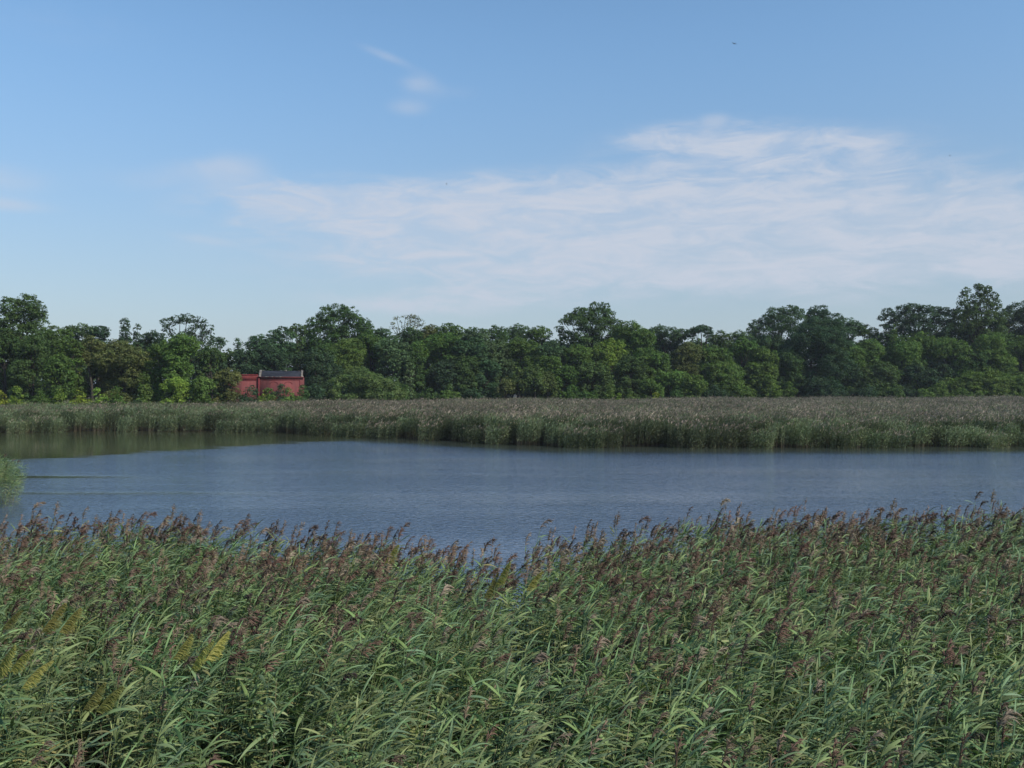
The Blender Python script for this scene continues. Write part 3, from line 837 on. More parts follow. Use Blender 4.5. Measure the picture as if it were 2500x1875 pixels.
# skyline and tall trees ------------------------------------------------ (photo x, top row, width, distance, form, colour, label)
TREES = [
    (305, 772, 58, 190, 'cone', 'deep', 'dark pointed tree with a narrow top rising above the left woods'),
    (334, 787, 36, 190, 'cone', 'deep', 'slim dark spire right beside the dark pointed tree on the left'),
    (135, 795, 70, 172, 'round', 'mid', 'rounded tree at the right shoulder of the tall leftmost tree'),
    (192, 788, 74, 182, 'round', 'grey', 'grey green round topped tree between the leftmost tall tree and the dark pointed one'),
    (243, 794, 66, 184, 'round', 'deep', 'dark round tree just left of the dark pointed tree'),
    (368, 806, 60, 185, 'round', 'deep', 'dark low topped tree between the dark spire and the umbrella topped tree'),
    (300, 832, 130, 158, 'full', 'olive', 'brownish olive bushy tree in the middle of the left woods'),
    (222, 818, 90, 160, 'full', 'olive', 'dull olive tree left of the brownish olive bushy one'),
    (75, 815, 100, 157, 'full', 'dark', 'dark full tree below the tall leftmost tree'),
    (10, 800, 100, 162, 'full', 'dark', 'dark tree cut off by the left edge of the view'),
    (170, 822, 70, 156, 'full', 'mid', 'mid green tree left of the olive trees with a yellowish patch on top'),
    (440, 812, 112, 156, 'full', 'light', 'broad fresh green tree in front of the umbrella topped tree'),
    (390, 835, 80, 160, 'full', 'mid', 'mid green tree left of the broad fresh green tree'),
    (510, 845, 80, 166, 'full', 'dark', 'dark tree right of the broad fresh green tree'),
    (536, 822, 36, 205, 'round', 'blue', 'small blue green tree top in the gap above the red building'),
    (582, 823, 46, 205, 'cone', 'blue', 'blue green pointed tree above the left end of the red building'),
    (640, 815, 90, 208, 'round', 'blue', 'blue green round tree directly behind the red building roof'),
    (688, 796, 66, 210, 'round', 'blue', 'blue green tree at the left foot of the tall domed oak'),
    (725, 790, 50, 212, 'round', 'dark', 'dark tree top touching the left side of the tall domed oak'),
    (600, 850, 70, 198, 'full', 'deep', 'deep shaded tree behind the left half of the red building'),
    (665, 850, 80, 199, 'full', 'deep', 'deep shaded tree behind the right half of the red building'),
    (778, 850, 70, 188, 'full', 'deep', 'dark leafy tree at the right end of the red building'),
    (930, 798, 60, 225, 'round', 'blue', 'small bluish tree top right of the tall domed oak'),
    (1003, 800, 90, 226, 'round', 'dark', 'dense dark tree under the open branched one'),
    (1050, 792, 80, 228, 'round', 'olive', 'olive tinged round tree right of the open branched tree'),
    (1095, 788, 80, 226, 'round', 'mid', 'mid green treetop, highest of the even treeline right of the open branched tree'),
    (1160, 798, 80, 232, 'round', 'grey', 'grey green treetop in the even middle treeline, left of centre'),
    (1215, 795, 70, 232, 'round', 'dark', 'dark treetop at the centre of the even treeline'),
    (1268, 790, 70, 234, 'round', 'grey', 'grey green treetop just right of centre in the even treeline'),
    (1318, 793, 66, 233, 'round', 'mid', 'mid green treetop just left of the spiky leaning crowned tree'),
    (1545, 786, 120, 226, 'full', 'mid', 'pyramid shaped green tree right of the spiky crowned tree'),
    (1615, 794, 80, 245, 'round', 'blue', 'bluish low topped tree right of the pyramid shaped one'),
    (1662, 802, 56, 246, 'round', 'blue', 'low bluish treetop left of the small dark umbrella tree'),
    (1710, 792, 66, 242, 'umbrella', 'deep', 'small dark umbrella shaped tree in the dip right of centre'),
    (1760, 806, 60, 244, 'round', 'dark', 'small treetop between the dark umbrella tree and the domed tree on the right'),
    (1805, 806, 56, 246, 'round', 'grey', 'pale grey green treetop at the left foot of the domed tree on the right'),
    (2070, 776, 80, 262, 'round', 'blue', 'bluish spreading tree right of the narrow round topped one'),
    (2112, 792, 60, 262, 'round', 'dark', 'low spreading tree beside the sky gap on the right'),
    (2160, 808, 60, 262, 'round', 'dark', 'small dark tree under the flat topped tree at the sky gap'),
    (2182, 789, 34, 250, 'cone', 'light', 'small light green pointed tree in front of the flat topped tree'),
    (2490, 738, 110, 262, 'round', 'deep', 'tall dark tree cut off by the right edge of the view'),
    (2452, 768, 46, 262, 'sparse', 'olive', 'thin twiggy treetop between the tallest tree and the right edge'),
    # middle layer
    (845, 826, 120, 205, 'full', 'mid', 'light topped green tree below the left half of the tall domed oak'),
    (905, 806, 84, 208, 'full', 'mid', 'green tree rising below the right half of the tall domed oak'),
    (790, 838, 84, 200, 'full', 'dark', 'dark green tree between the red building and the light topped tree'),
    (962, 820, 92, 204, 'full', 'grey', 'rounded grey green tree like a ball below the open branched tree'),
    (1015, 832, 76, 206, 'full', 'mid', 'fresh green tree right of the ball shaped grey green one'),
    (1085, 808, 110, 212, 'full', 'mid', 'broad mid green tree left of centre in the second row'),
    (1150, 822, 92, 210, 'full', 'blue', 'bluish green second row tree left of the picture centre'),
    (1212, 826, 88, 212, 'full', 'grey', 'silvery green second row tree near the picture centre'),
    (1275, 824, 92, 214, 'full', 'mid', 'mid green second row tree just right of centre'),
    (1345, 830, 90, 214, 'full', 'blue', 'bluish second row tree under the left side of the spiky crowned tree'),
    (1410, 838, 86, 212, 'full', 'mid', 'green second row tree under the spiky crowned tree'),
    (1492, 826, 74, 218, 'full', 'lime', 'bright yellow green sunlit tree right below the spiky crowned tree'),
    (1462, 842, 60, 216, 'full', 'light', 'light green tree left of the bright yellow green one'),
    (1590, 850, 100, 216, 'full', 'mid', 'round mid green tree below the pyramid shaped one'),
    (1540, 868, 90, 212, 'full', 'dark', 'dark tree low in the woods right of centre'),
    (1680, 838, 96, 224, 'full', 'olive', 'olive green second row tree below the small dark umbrella tree'),
    (1745, 842, 90, 226, 'full', 'mid', 'mid green second row tree right of the olive one'),
    (1815, 822, 80, 230, 'full', 'mid', 'green second row tree at the left foot of the big shadowy tree'),
    (1862, 846, 80, 228, 'full', 'light', 'lighter green second row tree left of the big shadowy tree'),
    (1990, 775, 160, 236, 'full', 'deep', 'big shadowy full tree standing forward of the domed tree on the right'),
    (1925, 850, 90, 234, 'full', 'dark', 'dark low tree hugging the left of the big shadowy tree'),
    (2070, 838, 90, 242, 'full', 'mid', 'mid green tree right of the big shadowy tree'),
    (2125, 828, 90, 246, 'full', 'mid', 'olive green rounded tree below the sky gap on the right'),
    (2205, 826, 100, 246, 'full', 'mid', 'green second row tree below the left end of the flat topped tree'),
    (2250, 810, 80, 250, 'full', 'light', 'fresh green tree peeking up before the flat topped tree'),
    (2310, 822, 100, 246, 'full', 'mid', 'bushy green tree left of the tallest tree in the second row'),
    (2410, 814, 120, 248, 'full', 'light', 'broad light green tree at the foot of the tallest tree'),
    (2492, 820, 90, 248, 'full', 'mid', 'mid green second row tree at the right edge of the view'),
    (2360, 850, 90, 244, 'full', 'dark', 'dark green tree between two lighter ones below the tallest tree'),
    # lower front row
    (145, 862, 78, 154, 'full', 'mid', 'layered green tree with drooping boughs above the bright left shrubs'),
    (800, 880, 90, 196, 'full', 'deep', 'dark low tree right of the red building'),
    (1085, 880, 84, 205, 'full', 'deep', 'dark low tree left of the willows'),
    (1145, 868, 90, 206, 'full', 'dark', 'dark low tree beside the yellow green willows'),
    (1190, 878, 70, 206, 'full', 'blue', 'low bluish tree just left of the yellow green willows'),
    (1375, 890, 80, 206, 'full', 'mid', 'low green tree right of the yellow green willows'),
    (1450, 885, 90, 208, 'full', 'dark', 'dark low tree below the bright yellow green tree'),
    (1760, 882, 110, 222, 'full', 'mid', 'low spreading green tree right of the yellowish front trees'),
    (1850, 885, 100, 228, 'full', 'mid', 'low green tree left of the darkest part of the woods'),
    (1950, 885, 100, 238, 'full', 'deep', 'darkest low tree in front of the big shadowy tree'),
    (2050, 880, 100, 240, 'full', 'deep', 'deep shaded low tree right of the big shadowy tree'),
    (2140, 880, 110, 242, 'full', 'dark', 'dark low tree below the sky gap'),
    (2240, 885, 110, 242, 'full', 'deep', 'very dark low tree left of the bright mound of bushes'),
    (1010, 858, 60, 203, 'full', 'dark', 'narrow dark tree left of the slim silvery one'),
    (1000, 872, 44, 201, 'cone', 'grey', 'slim silvery grey tree in front of the dark woods'),
    (1265, 895, 56, 203, 'willow', 'willow', 'yellow green willow, left one of the row in front of the centre woods'),
    (1303, 885, 56, 203, 'willow', 'willow', 'yellow green willow, middle and tallest of the row in front of the centre woods'),
    (1338, 902, 52, 203, 'willow', 'willow', 'yellow green willow, right one of the row in front of the centre woods'),
    (1235, 918, 50, 202, 'willow', 'olive', 'dull small willow at the left end of the row in front of the centre woods'),
    (1640, 905, 96, 214, 'full', 'light', 'yellowish green bushy tree, left of two before the woods right of centre'),
    (1690, 915, 70, 214, 'full', 'light', 'yellowish green bushy tree, right of two before the woods right of centre'),
    (1590, 925, 64, 212, 'full', 'mid', 'small green bushy tree left of the yellowish pair'),
    (1340, 868, 70, 208, 'full', 'light', 'light topped small tree above the right willow'),
    (2300, 882, 100, 246, 'full', 'deep', 'deep shaded low tree behind the smaller green bush on the right'),
    (738, 858, 60, 204, 'full', 'deep', 'deep shaded low tree behind the right corner of the red building'),
    (1228, 884, 80, 213, 'full', 'deep', 'deep shaded low tree behind the dull small willow'),
    (1903, 884, 90, 237, 'full', 'deep', 'deep shaded low tree left of the darkest low tree'),
]
for row in TREES: tree(*row)

# trees with an outline of their own: lobes (photo x, row, half width, half height, depth offset)
tree(55, 716, 125, 166, 'round', 'dark', 'tall leafy tree at the far left, highest of the left woods', lobes=[
    (30, 750, 30, 24, 0), (62, 738, 26, 22, 1), (95, 752, 20, 22, -1), (12, 778, 26, 22, 0), (50, 775, 40, 30, 2), (90, 785, 24, 22, 0),
    (5, 820, 36, 30, 0), (60, 825, 46, 34, -1), (105, 835, 34, 28, 1), (30, 870, 46, 34, 0), (95, 880, 40, 34, 0), (55, 915, 44, 30, 0)])
tree(445, 770, 125, 178, 'umbrella', 'deep', 'dark open crowned tree with an umbrella top on the left', lobes=[
    (412, 785, 18, 10, 0), (435, 778, 20, 10, 1), (462, 778, 20, 12, -1), (487, 784, 16, 14, 0), (508, 802, 12, 12, 0), (500, 825, 18, 16, 1),
    (408, 800, 14, 8, 0), (478, 808, 24, 14, 0), (455, 822, 26, 14, 0), (512, 845, 14, 14, 0), (420, 835, 34, 20, 0), (470, 850, 40, 26, 0)], dens=2.0)
tree(822, 738, 165, 216, 'round', 'dark', 'tall domed oak like tree left of centre, biggest crown in the middle woods', lobes=[
    (795, 768, 20, 20, 0), (822, 758, 24, 18, 1), (850, 764, 22, 20, -1), (866, 784, 18, 18, 0), (775, 788, 22, 18, 0), (757, 806, 18, 16, 1),
    (815, 795, 36, 24, 0), (855, 810, 34, 24, 1), (888, 788, 16, 14, 0), (900, 802, 14, 14, -1), (880, 815, 26, 22, 0), (785, 820, 36, 24, 0),
    (750, 832, 26, 22, 0), (830, 840, 44, 28, 0), (790, 860, 40, 26, 0), (880, 850, 34, 26, 0)])
tree(985, 768, 80, 229, 'sparse', 'olive', 'thin open branched tree showing sky through its crown', lobes=[
    (968, 776, 7, 4, 0), (960, 788, 6, 3, 0), (978, 784, 5, 3, 1), (990, 774, 8, 4, 0), (1003, 771, 9, 5, 1), (1016, 775, 8, 4, -1),
    (1026, 782, 7, 4, 0), (1008, 783, 9, 4, 0), (996, 788, 7, 3, 0), (1020, 792, 9, 4, 0), (1032, 792, 4, 3, 0), (958, 800, 5, 3, 0), (972, 802, 6, 4, 0),
    (1000, 800, 16, 8, 0)], leaf=0.26, dens=1.3)
tree(1445, 735, 165, 232, 'round', 'dark', 'spiky crowned tree leaning left, tallest right of centre', lobes=[
    (1452, 748, 13, 12, 0), (1478, 750, 13, 13, 1), (1415, 760, 16, 10, 0), (1392, 772, 15, 9, 1), (1374, 784, 12, 6, 0), (1432, 768, 24, 16, 0),
    (1465, 772, 26, 20, 0), (1490, 775, 16, 18, 1), (1410, 782, 30, 14, -1), (1445, 792, 34, 18, 0), (1505, 792, 16, 14, 0), (1520, 805, 18, 14, 0),
    (1366, 802, 10, 8, 0), (1378, 815, 14, 12, 0), (1425, 818, 34, 20, 0), (1485, 815, 34, 22, 0), (1530, 826, 22, 18, 0), (1450, 850, 50, 26, 0)])
tree(1905, 744, 145, 250, 'round', 'blue', 'domed bluish green tree right of centre with a stepped left side', lobes=[
    (1925, 757, 22, 13, 0), (1948, 760, 16, 12, 1), (1895, 765, 22, 14, 0), (1872, 780, 18, 14, 0), (1850, 795, 18, 14, 1), (1838, 808, 14, 12, 0),
    (1905, 788, 34, 20, 0), (1945, 788, 30, 20, 0), (1870, 815, 34, 22, 0), (1925, 822, 40, 26, 0), (1850, 840, 34, 26, 0), (1890, 860, 44, 26, 0)])
tree(1998, 745, 56, 252, 'round', 'deep', 'narrow round topped dark tree beside the domed bluish one', lobes=[
    (1998, 760, 22, 14, 0), (1985, 772, 18, 14, 0), (2012, 772, 17, 14, 0), (1998, 790, 28, 18, 0), (2040, 778, 18, 12, 0), (2030, 800, 24, 14, 0)])
tree(2240, 742, 190, 258, 'umbrella', 'deep', 'wide flat topped dark tree left of the tallest one', lobes=[
    (2168, 762, 14, 10, 0), (2152, 776, 9, 7, 0), (2180, 772, 16, 10, 0), (2205, 754, 18, 10, 0), (2232, 751, 20, 10, 1), (2258, 753, 18, 10, 0),
    (2282, 757, 16, 9, 0), (2305, 758, 14, 8, 0), (2325, 762, 12, 8, 0), (2215, 775, 28, 14, 0), (2260, 775, 30, 14, 0), (2305, 778, 26, 14, 0),
    (2195, 795, 30, 14, 1), (2240, 800, 36, 18, 0), (2295, 805, 36, 20, 0), (2340, 790, 20, 18, 0), (2160, 796, 10, 5, 0)])
tree(2392, 692, 125, 256, 'multi', 'dark', 'tallest tree on the right with several upright pointed leaders', lobes=[
    (2358, 712, 9, 11, 0), (2352, 730, 11, 12, 0), (2348, 748, 14, 14, 0), (2388, 700, 9, 10, 0), (2395, 712, 12, 14, 0), (2384, 728, 14, 14, 0),
    (2410, 706, 9, 11, 0), (2410, 724, 11, 14, 0), (2430, 722, 8, 12, 0), (2432, 742, 11, 14, 0), (2370, 750, 18, 16, 0), (2400, 750, 22, 18, 0),
    (2342, 768, 18, 14, 0), (2438, 762, 14, 14, 0), (2385, 775, 36, 18, 0), (2430, 780, 26, 18, 0), (2350, 795, 30, 20, 0), (2400, 805, 44, 24, 0)])

# shrubs and saplings along the back of the reeds ------------------------
SHRUBS = [
    (8, 946, 36, 151, 'shrub', 'yel', 'yellowing shrub in the left corner behind the reeds'),
    (48, 942, 56, 151, 'shrub', 'lime', 'bright lime green shrub second from the left edge behind the reeds'),
    (100, 944, 60, 151, 'shrub', 'light', 'green shrub between the bright lime ones on the left'),
    (150, 950, 46, 151, 'shrub', 'lime', 'low lime green shrub under the layered tree on the left'),
    (196, 946, 46, 151, 'shrub', 'yel', 'yellow green shrub in the middle of the bright left row'),
    (240, 944, 58, 151, 'shrub', 'lime', 'wide lime green shrub right of the yellow green one'),
    (290, 938, 46, 151, 'shrub', 'light', 'tallest light green shrub at the right end of the bright left row'),
    (352, 905, 46, 156, 'cone', 'light', 'small conical young tree right of the bright left shrubs'),
    (332, 965, 40, 154, 'shrub', 'deep', 'dark low shrub left of the small conical tree'),
    (425, 918, 76, 158, 'full', 'lime', 'yellow green sapling thicket under the broad fresh green tree'),
    (492, 915, 66, 158, 'full', 'light', 'fresh green sapling left of the olive bush by the red building'),
    (556, 898, 70, 160, 'full', 'olive', 'olive green bush overlapping the left end of the red building'),
    (606, 938, 64, 163, 'shrub', 'deep', 'dark shrub below the left part of the red building'),
    (640, 944, 26, 166, 'shrub', 'lime', 'small yellow green shrub below the drainpipe of the red building'),
    (650, 944, 56, 167, 'shrub', 'light', 'low green shrub before the middle of the red building'),
    (684, 934, 60, 172, 'shrub', 'deep', 'dark bushy shrub against the right part of the red wall'),
    (710, 942, 54, 168, 'shrub', 'light', 'low light green shrub below the dark one on the red wall'),
    (733, 936, 50, 174, 'shrub', 'dark', 'dark green shrub at the right corner of the red building'),
    (768, 935, 50, 180, 'full', 'deep', 'dark shrub just right of the red building'),
    (885, 896, 150, 190, 'mound', 'willow', 'broad yellow green thicket left of centre with a humped top'),
    (925, 955, 70, 192, 'shrub', 'dark', 'dark low shrub before the humped yellow green thicket'),
    (845, 958, 80, 188, 'shrub', 'deep', 'dark low shrub left of the humped yellow green thicket'),
    (975, 945, 50, 196, 'shrub', 'mid', 'small green shrub left of the slim silvery tree'),
    (1045, 958, 60, 200, 'shrub', 'dark', 'dark low shrub right of the slim silvery tree'),
    (1098, 950, 50, 200, 'shrub', 'mid', 'low green shrub midway between silvery tree and willows'),
    (1150, 958, 60, 201, 'shrub', 'deep', 'deep green low shrub left of the willow row'),
    (1405, 950, 70, 206, 'shrub', 'mid', 'low green shrub right of the willow row'),
    (1490, 950, 26, 196, 'shrub', 'light', 'small upright light shrub standing in the back of the reeds'),
    (1508, 968, 30, 190, 'shrub', 'lime', 'tiny lime shrub at the reed edge beside the small upright one'),
    (1545, 966, 44, 196, 'shrub', 'light', 'low light shrub in the reed edge, middle of three right of centre'),
    (1603, 966, 34, 196, 'shrub', 'yel', 'tiny yellowish shrub in the reed edge, right of three'),
    (1450, 962, 40, 206, 'shrub', 'light', 'low pale shrub left of the three shrubs in the reed edge'),
    (1660, 958, 90, 214, 'shrub', 'dark', 'dark low shrub beneath the yellowish bushy pair'),
    (1740, 950, 70, 222, 'shrub', 'deep', 'deep green low shrub right of the yellowish bushy pair'),
    (1825, 955, 60, 230, 'shrub', 'mid', 'mid green low shrub left of the darkest woods'),
    (1880, 956, 60, 234, 'shrub', 'light', 'lighter low shrub at the left of the darkest woods'),
    (1925, 940, 36, 236, 'shrub', 'mid', 'small shrub with a pale top before the darkest woods'),
    (2020, 952, 90, 238, 'shrub', 'deep', 'wide dark shrub along the base of the darkest woods'),
    (2110, 950, 80, 240, 'shrub', 'deep', 'dark rounded shrub right of the wide dark one'),
    (2180, 950, 50, 240, 'shrub', 'dark', 'low dull shrub left of the bright mound on the right'),
    (2285, 932, 64, 236, 'shrub', 'light', 'smaller green bush at the left end of the bright mound'),
    (2262, 958, 50, 233, 'shrub', 'light', 'low green bush below the left end of the bright mound'),
    (2385, 902, 150, 240, 'mound', 'light', 'large light green mound of bushes on the right behind the reeds'),
    (2475, 908, 110, 240, 'mound', 'light', 'light green mound of bushes running off the right edge'),
    (2350, 955, 60, 234, 'shrub', 'mid', 'low green shrub in front of the large light mound'),
]
for row in SHRUBS:
    if row[0] > 760 and row[1] > 935: row = (row[0], row[1] - 11) + row[2:]
    tree(*row, leaf=0.21 if row[3] < 180 else 0.25)

# back rows that close the woods between and beyond the trunks
r = np.random.default_rng(77)
BEHIND = ['the tall leafy tree at the far left', 'the right shoulder of the tall leafy tree at the far left', 'the tree with a yellowish patch on top on the left',
    'the dull olive tree on the left', 'the brownish olive bushy tree', 'the dark spire on the left', 'the left side of the broad fresh green tree',
    'the right side of the broad fresh green tree', 'the dip left of the red building', 'the left end of the red building', 'the roof of the red building',
    'the left foot of the tall domed oak like tree', 'the left half of the tall domed oak like tree', 'the right half of the tall domed oak like tree',
    'the small bluish treetop right of the domed oak', 'the ball shaped grey green tree', 'the slim silvery tree', 'the highest top of the even treeline',
    'the even treeline left of centre', 'the centre of the even treeline', 'the dull small willow', 'the left overhang of the spiky crowned tree',
    'the middle of the spiky crowned tree', 'the right side of the spiky crowned tree', 'the pyramid shaped green tree', 'the low topped bluish tree right of the pyramid shaped one',
    'the olive green second row tree', 'the small dark umbrella tree', 'the dip right of the small dark umbrella tree', 'the stepped left side of the domed bluish tree',
    'the domed bluish green tree', 'the narrow round topped dark tree', 'the bluish spreading tree by the sky gap', 'the low spreading tree beside the sky gap',
    'the sky gap on the right', 'the left end of the flat topped tree', 'the middle of the flat topped tree', 'the right end of the flat topped tree',
    'the tallest tree on the right', 'the twiggy treetop near the right edge', 'the tall dark tree at the right edge']
for k, px in enumerate(np.linspace(0, 2500, len(BEHIND))):
    D = float(np.interp((px - CX) / F, U_BACK, D_BACK)) + 46 + r.uniform(-4, 6)
    tline = np.interp(px, [0, 120, 400, 520, 560, 760, 1000, 1300, 1700, 2060, 2130, 2200, 2600], [800, 818, 824, 858, 846, 820, 812, 812, 822, 815, 828, 795, 790])
    tree(float(px + r.uniform(-10, 10)), float(tline + r.uniform(0, 10)), 108, D, 'full', 'dark' if k % 2 else 'deep',
         'dark background tree behind ' + BEHIND[k], group='background trees closing the woods', leaf=0.5, dens=2.5)

# trunk and dead limb in the left woods; limb's sunlight painted as pale bark
T = Acc(); rr2 = np.random.default_rng(3)
D = 162.0
bx = (212 - CX) / F * D
root = empty('bare_trunk', (bx, D + 1.5, float(ground_z(bx, D + 1.5)) - 0.1))
limb(T, rr2, (0, 0, 0), (-0.4, 0, 8.6), 0.33, 0.16, np.array((0.1, 0.1, 0.1)), n=9)
limb(T, rr2, (-0.2, 0, 5.5), (-0.75, -0.3, 7.4), 0.10, 0.05, np.array((0.1, 0.1, 0.1)))
link('trunk', T.mesh('trunk', [M_BARK], True), root)
T = Acc(); limb(T, rr2, (-0.1, -0.2, 3.2), (-1.75, -0.9, 2.5), 0.10, 0.04, np.array((0.1, 0.1, 0.1)), sag=0.1)
link('branch', T.mesh('branch', [M_SUNLIT_BARK], True), root)
tag(root, 'thick bare trunk with a sunlit dead branch standing in the shade of the left woods', 'tree')

# ------------------------------------------------------------------ red building
D = 184.0
def bxp(px): return (px - 667) / F * D
zb = 1.5
def bzp(py): return EYE - (py - HY) / F * D - zb
c0 = (0.3, 0.06, 0.06)
bld = empty('brick_building', ((667 - CX) / F * D, D, zb), math.radians(11))
tag(bld, 'old red painted brick building with a dark roof half hidden by shrubs left of centre', 'building')
xl, xm, xr = bxp(556), bxp(634.5), bxp(738)
A = Acc(); A.box((xl, 0, -1.5), (xm - 0.3, 9, bzp(915)), c0)
wl = link('wall', A.mesh('wall', [M_WALL]), bld); tag(wl, 'lower flat topped red wall')
A = Acc(); A.box((xm - 0.298, -0.15, -1.5), (xr, 9, bzp(921)), c0)
wr = link('wall', A.mesh('wall', [M_WALL]), bld); tag(wr, 'long red wall with a recessed panel')
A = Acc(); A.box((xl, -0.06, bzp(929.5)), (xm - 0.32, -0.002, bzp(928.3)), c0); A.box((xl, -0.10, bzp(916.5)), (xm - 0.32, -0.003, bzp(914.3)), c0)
link('string_course', A.mesh('string_course', [M_TRIM_SHADOW]), bld)
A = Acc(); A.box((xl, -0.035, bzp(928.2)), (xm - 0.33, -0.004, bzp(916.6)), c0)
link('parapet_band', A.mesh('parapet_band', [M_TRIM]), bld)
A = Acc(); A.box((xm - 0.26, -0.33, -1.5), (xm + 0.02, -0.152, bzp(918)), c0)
link('drainpipe', A.mesh('drainpipe', [M_TRIM_SHADOW]), bld)
# cornice in steps
A = Acc(); A.box((xm - 0.2, -0.42, bzp(922.2)), (xr + 0.12, -0.153, bzp(919.8)), c0); A.box((xm + 0.05, -0.30, bzp(924.6)), (xr + 0.06, -0.155, bzp(922.25)), c0)
link('cornice', A.mesh('cornice', [M_TRIM]), bld)
A = Acc(); A.box((xm + 0.55, -0.19, bzp(928.6)), (xr - 0.55, -0.154, bzp(927.4)), c0); A.box((xr - 0.70, -0.19, -0.5), (xr - 0.55, -0.156, bzp(928.65)), c0)  # panel top line; the upright strip paints the shadow at its right edge
link('panel_line_and_shadow', A.mesh('panel_line_and_shadow', [M_TRIM_SHADOW]), bld)
A = Acc(); A.box((xm + 0.1, -0.175, bzp(926.6)), (xr - 0.04, -0.157, bzp(924.9)), c0)  # dark red strip painting the shadow line beneath the cornice
link('painted_shadow_line', A.mesh('painted_shadow_line', [M_TRIM_SHADOW]), bld)
# blind arches
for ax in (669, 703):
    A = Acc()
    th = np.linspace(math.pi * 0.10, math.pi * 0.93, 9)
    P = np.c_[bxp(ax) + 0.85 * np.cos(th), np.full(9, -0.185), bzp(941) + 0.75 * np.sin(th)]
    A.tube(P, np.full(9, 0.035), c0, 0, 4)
    link('blind_arch', A.mesh('blind_arch', [M_TRIM_SHADOW]), bld)
# roof: front slope, ridge and back slope with thickness
A = Acc()
ze, zr_ = bzp(920.2), bzp(904.8)
x0_, x1_ = xm + 0.35, xr - 0.45
yr = 2.6
A.add([(x0_, -0.35, ze + 0.02), (x1_, -0.35, ze + 0.02), (x1_, yr, zr_), (x0_, yr, zr_), (x0_, 2 * yr + 0.35, ze + 0.02), (x1_, 2 * yr + 0.35, ze + 0.02),
       (x0_, -0.35, ze - 0.12 + 0.02), (x1_, -0.35, ze - 0.12 + 0.02), (x0_, 2 * yr + 0.35, ze - 0.1), (x1_, 2 * yr + 0.35, ze - 0.1)],
      [(0, 1, 2, 3), (3, 2, 5, 4), (6, 7, 1, 0), (8, 4, 5, 9), (6, 0, 4, 8), (1, 7, 9, 5)], c0)
rf = link('roof', A.mesh('roof', [M_ROOF]), bld)
A = Acc()
for (a_, c_, zz) in ((692, 698, 0.10), (640, 643.5, 0.07), (724, 729, 0.04)): A.box((bxp(a_), yr - 0.2, zr_ - 0.04), (bxp(c_), yr + 0.12, zr_ + zz), c0)
for (a_, c_) in ((647, 656), (660, 668), (671, 690)): A.box((bxp(a_), -0.43, ze - 0.05), (bxp(c_), -0.36, ze + 0.06), c0)
link('loose_flashing', A.mesh('loose_flashing', [M_PALE]), rf)
# sloping end parapets
for (xa, xb) in ((xm - 0.12, xm + 0.33), (xr - 0.44, xr - 0.06)):
    A = Acc()
    pts = [(-0.40, ze - 0.1), (-0.40, ze + 0.18), (yr, zr_ + 0.18), (2 * yr + 0.4, ze + 0.3), (2 * yr + 0.4, ze - 0.1)]
    V = [(xa, p_[0], p_[1]) for p_ in pts] + [(xb, p_[0], p_[1]) for p_ in pts]
    A.add(V, [(0, 1, 6, 5), (1, 2, 7, 6), (2, 3, 8, 7), (3, 4, 9, 8), (0, 4, 3, 1), (1, 3, 2, 2), (5, 6, 8, 9), (6, 7, 8, 8)], c0)
    link('end_parapet', A.mesh('end_parapet', [M_PALE]), bld)

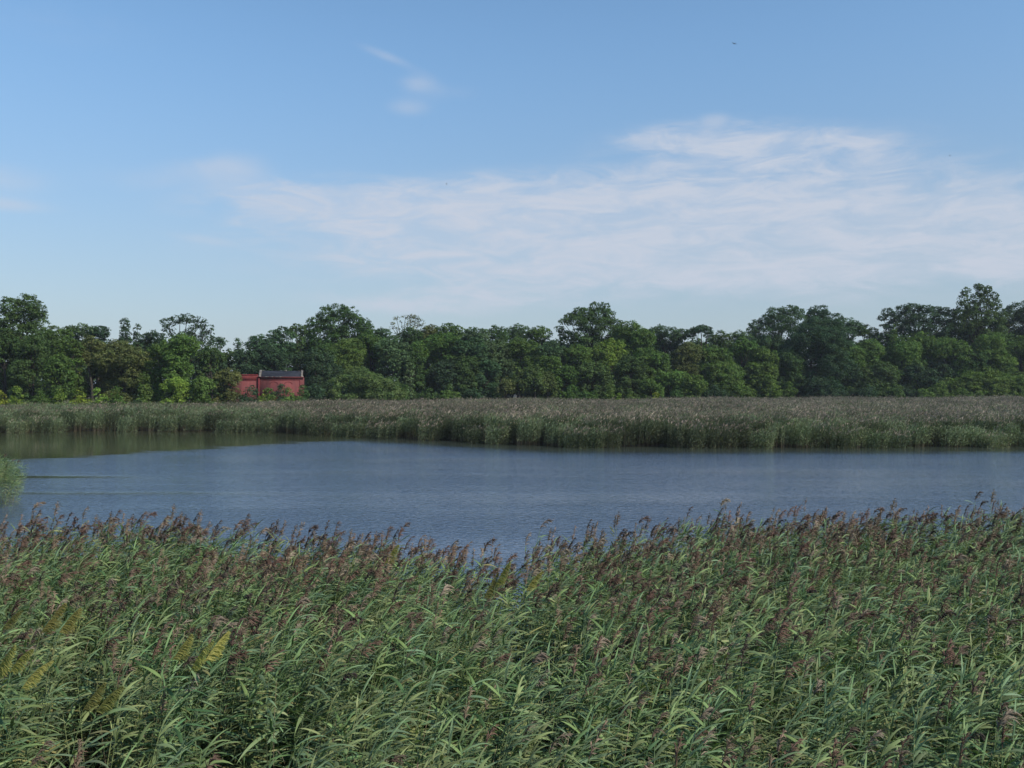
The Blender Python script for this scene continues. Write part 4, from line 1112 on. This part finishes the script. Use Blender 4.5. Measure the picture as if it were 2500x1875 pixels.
# ------------------------------------------------------------------ birds
def bird(px, py, D, span, head, bank, flap, label):
    A = Acc()
    c = (0.05, 0.05, 0.06)
    n = 9
    t = np.linspace(0, 1, n)
    bl = span * 0.42
    P = np.c_[np.zeros(n), bl * (t - 0.5), 0.02 * span * np.sin(t * 3.1)]
    A.tube(P, span * 0.05 * np.array([0.15, 0.55, 0.9, 1.0, 0.95, 0.7, 0.55, 0.62, 0.12]), c, 0, 8)      # tail to head
    tp = np.array([(-0.05, -0.5, 0), (0.05, -0.5, 0), (0.02, -0.38, 0), (-0.02, -0.38, 0)]) * span * 0.9
    A.add(np.vstack([tp, tp + [0, 0, 0.008 * span]]), [(0, 1, 2, 3), (4, 7, 6, 5), (0, 4, 5, 1), (1, 5, 6, 2), (2, 6, 7, 3), (3, 7, 4, 0)], c)
    for s_ in (-1, 1):
        u_ = np.linspace(0, 1, 7)
        lead = np.c_[s_ * span * 0.5 * u_, bl * (0.16 + 0.10 * np.sin(u_ * 3.0) - 0.22 * u_ ** 2), span * (flap * u_ - 0.5 * flap * u_ ** 2)]
        ch = span * 0.15 * np.array([1.0, 0.95, 0.9, 0.8, 0.62, 0.42, 0.08])
        trail = lead - np.c_[np.zeros(7), ch, np.zeros(7)]
        th_ = np.array([0, 0, 0.012 * span])
        V = np.vstack([lead, trail, lead + th_, trail + th_])
        i = np.arange(6)
        A.add(V, np.vstack([np.c_[i, i + 1, 7 + i + 1, 7 + i], np.c_[14 + i, 21 + i, 21 + i + 1, 14 + i + 1], np.c_[i, 14 + i, 14 + i + 1, i + 1], np.c_[7 + i, 8 + i, 22 + i, 21 + i]]), c)
    o = link('bird', A.mesh('bird', [M_BIRD], True), None, ((px - CX) / F * D, D, EYE - (py - HY) / F * D))
    o.rotation_euler = (math.radians(-8), math.radians(bank), math.radians(head))
    tag(o, label, 'bird')


bird(1793, 107, 110, 0.72, 20, 8, 0.22, 'distant bird with spread wings gliding high in the blue sky, topmost of the birds')
bird(2319, 380, 130, 0.42, 60, 25, 0.1, 'tiny dark bird flying in front of the cloud at the right')
bird(1090, 448, 130, 0.42, 70, 40, -0.5, 'tiny dark bird at the upper edge of the long cloud bank')
bird(404, 676, 170, 0.30, 50, 10, 0.3, 'faint speck of a bird low in the clear sky on the left')

# ------------------------------------------------------------------ thin haze over the whole place
m, g = mat('thin_haze')
pv = g.n('ShaderNodeVolumePrincipled'); o = g.n('ShaderNodeOutputMaterial')
pv.inputs['Color'].default_value = (0.80, 0.88, 1.0, 1)
pv.inputs['Density'].default_value = 0.00011
pv.inputs['Anisotropy'].default_value = 0.0
m.node_tree.links.new(pv.outputs[0], o.inputs['Volume'])
A = Acc(); A.box((-6100, -3100, -2.4), (6100, 9100, 70), (1, 1, 1))
tag(link('haze', A.mesh('haze', [m])), kind='stuff')
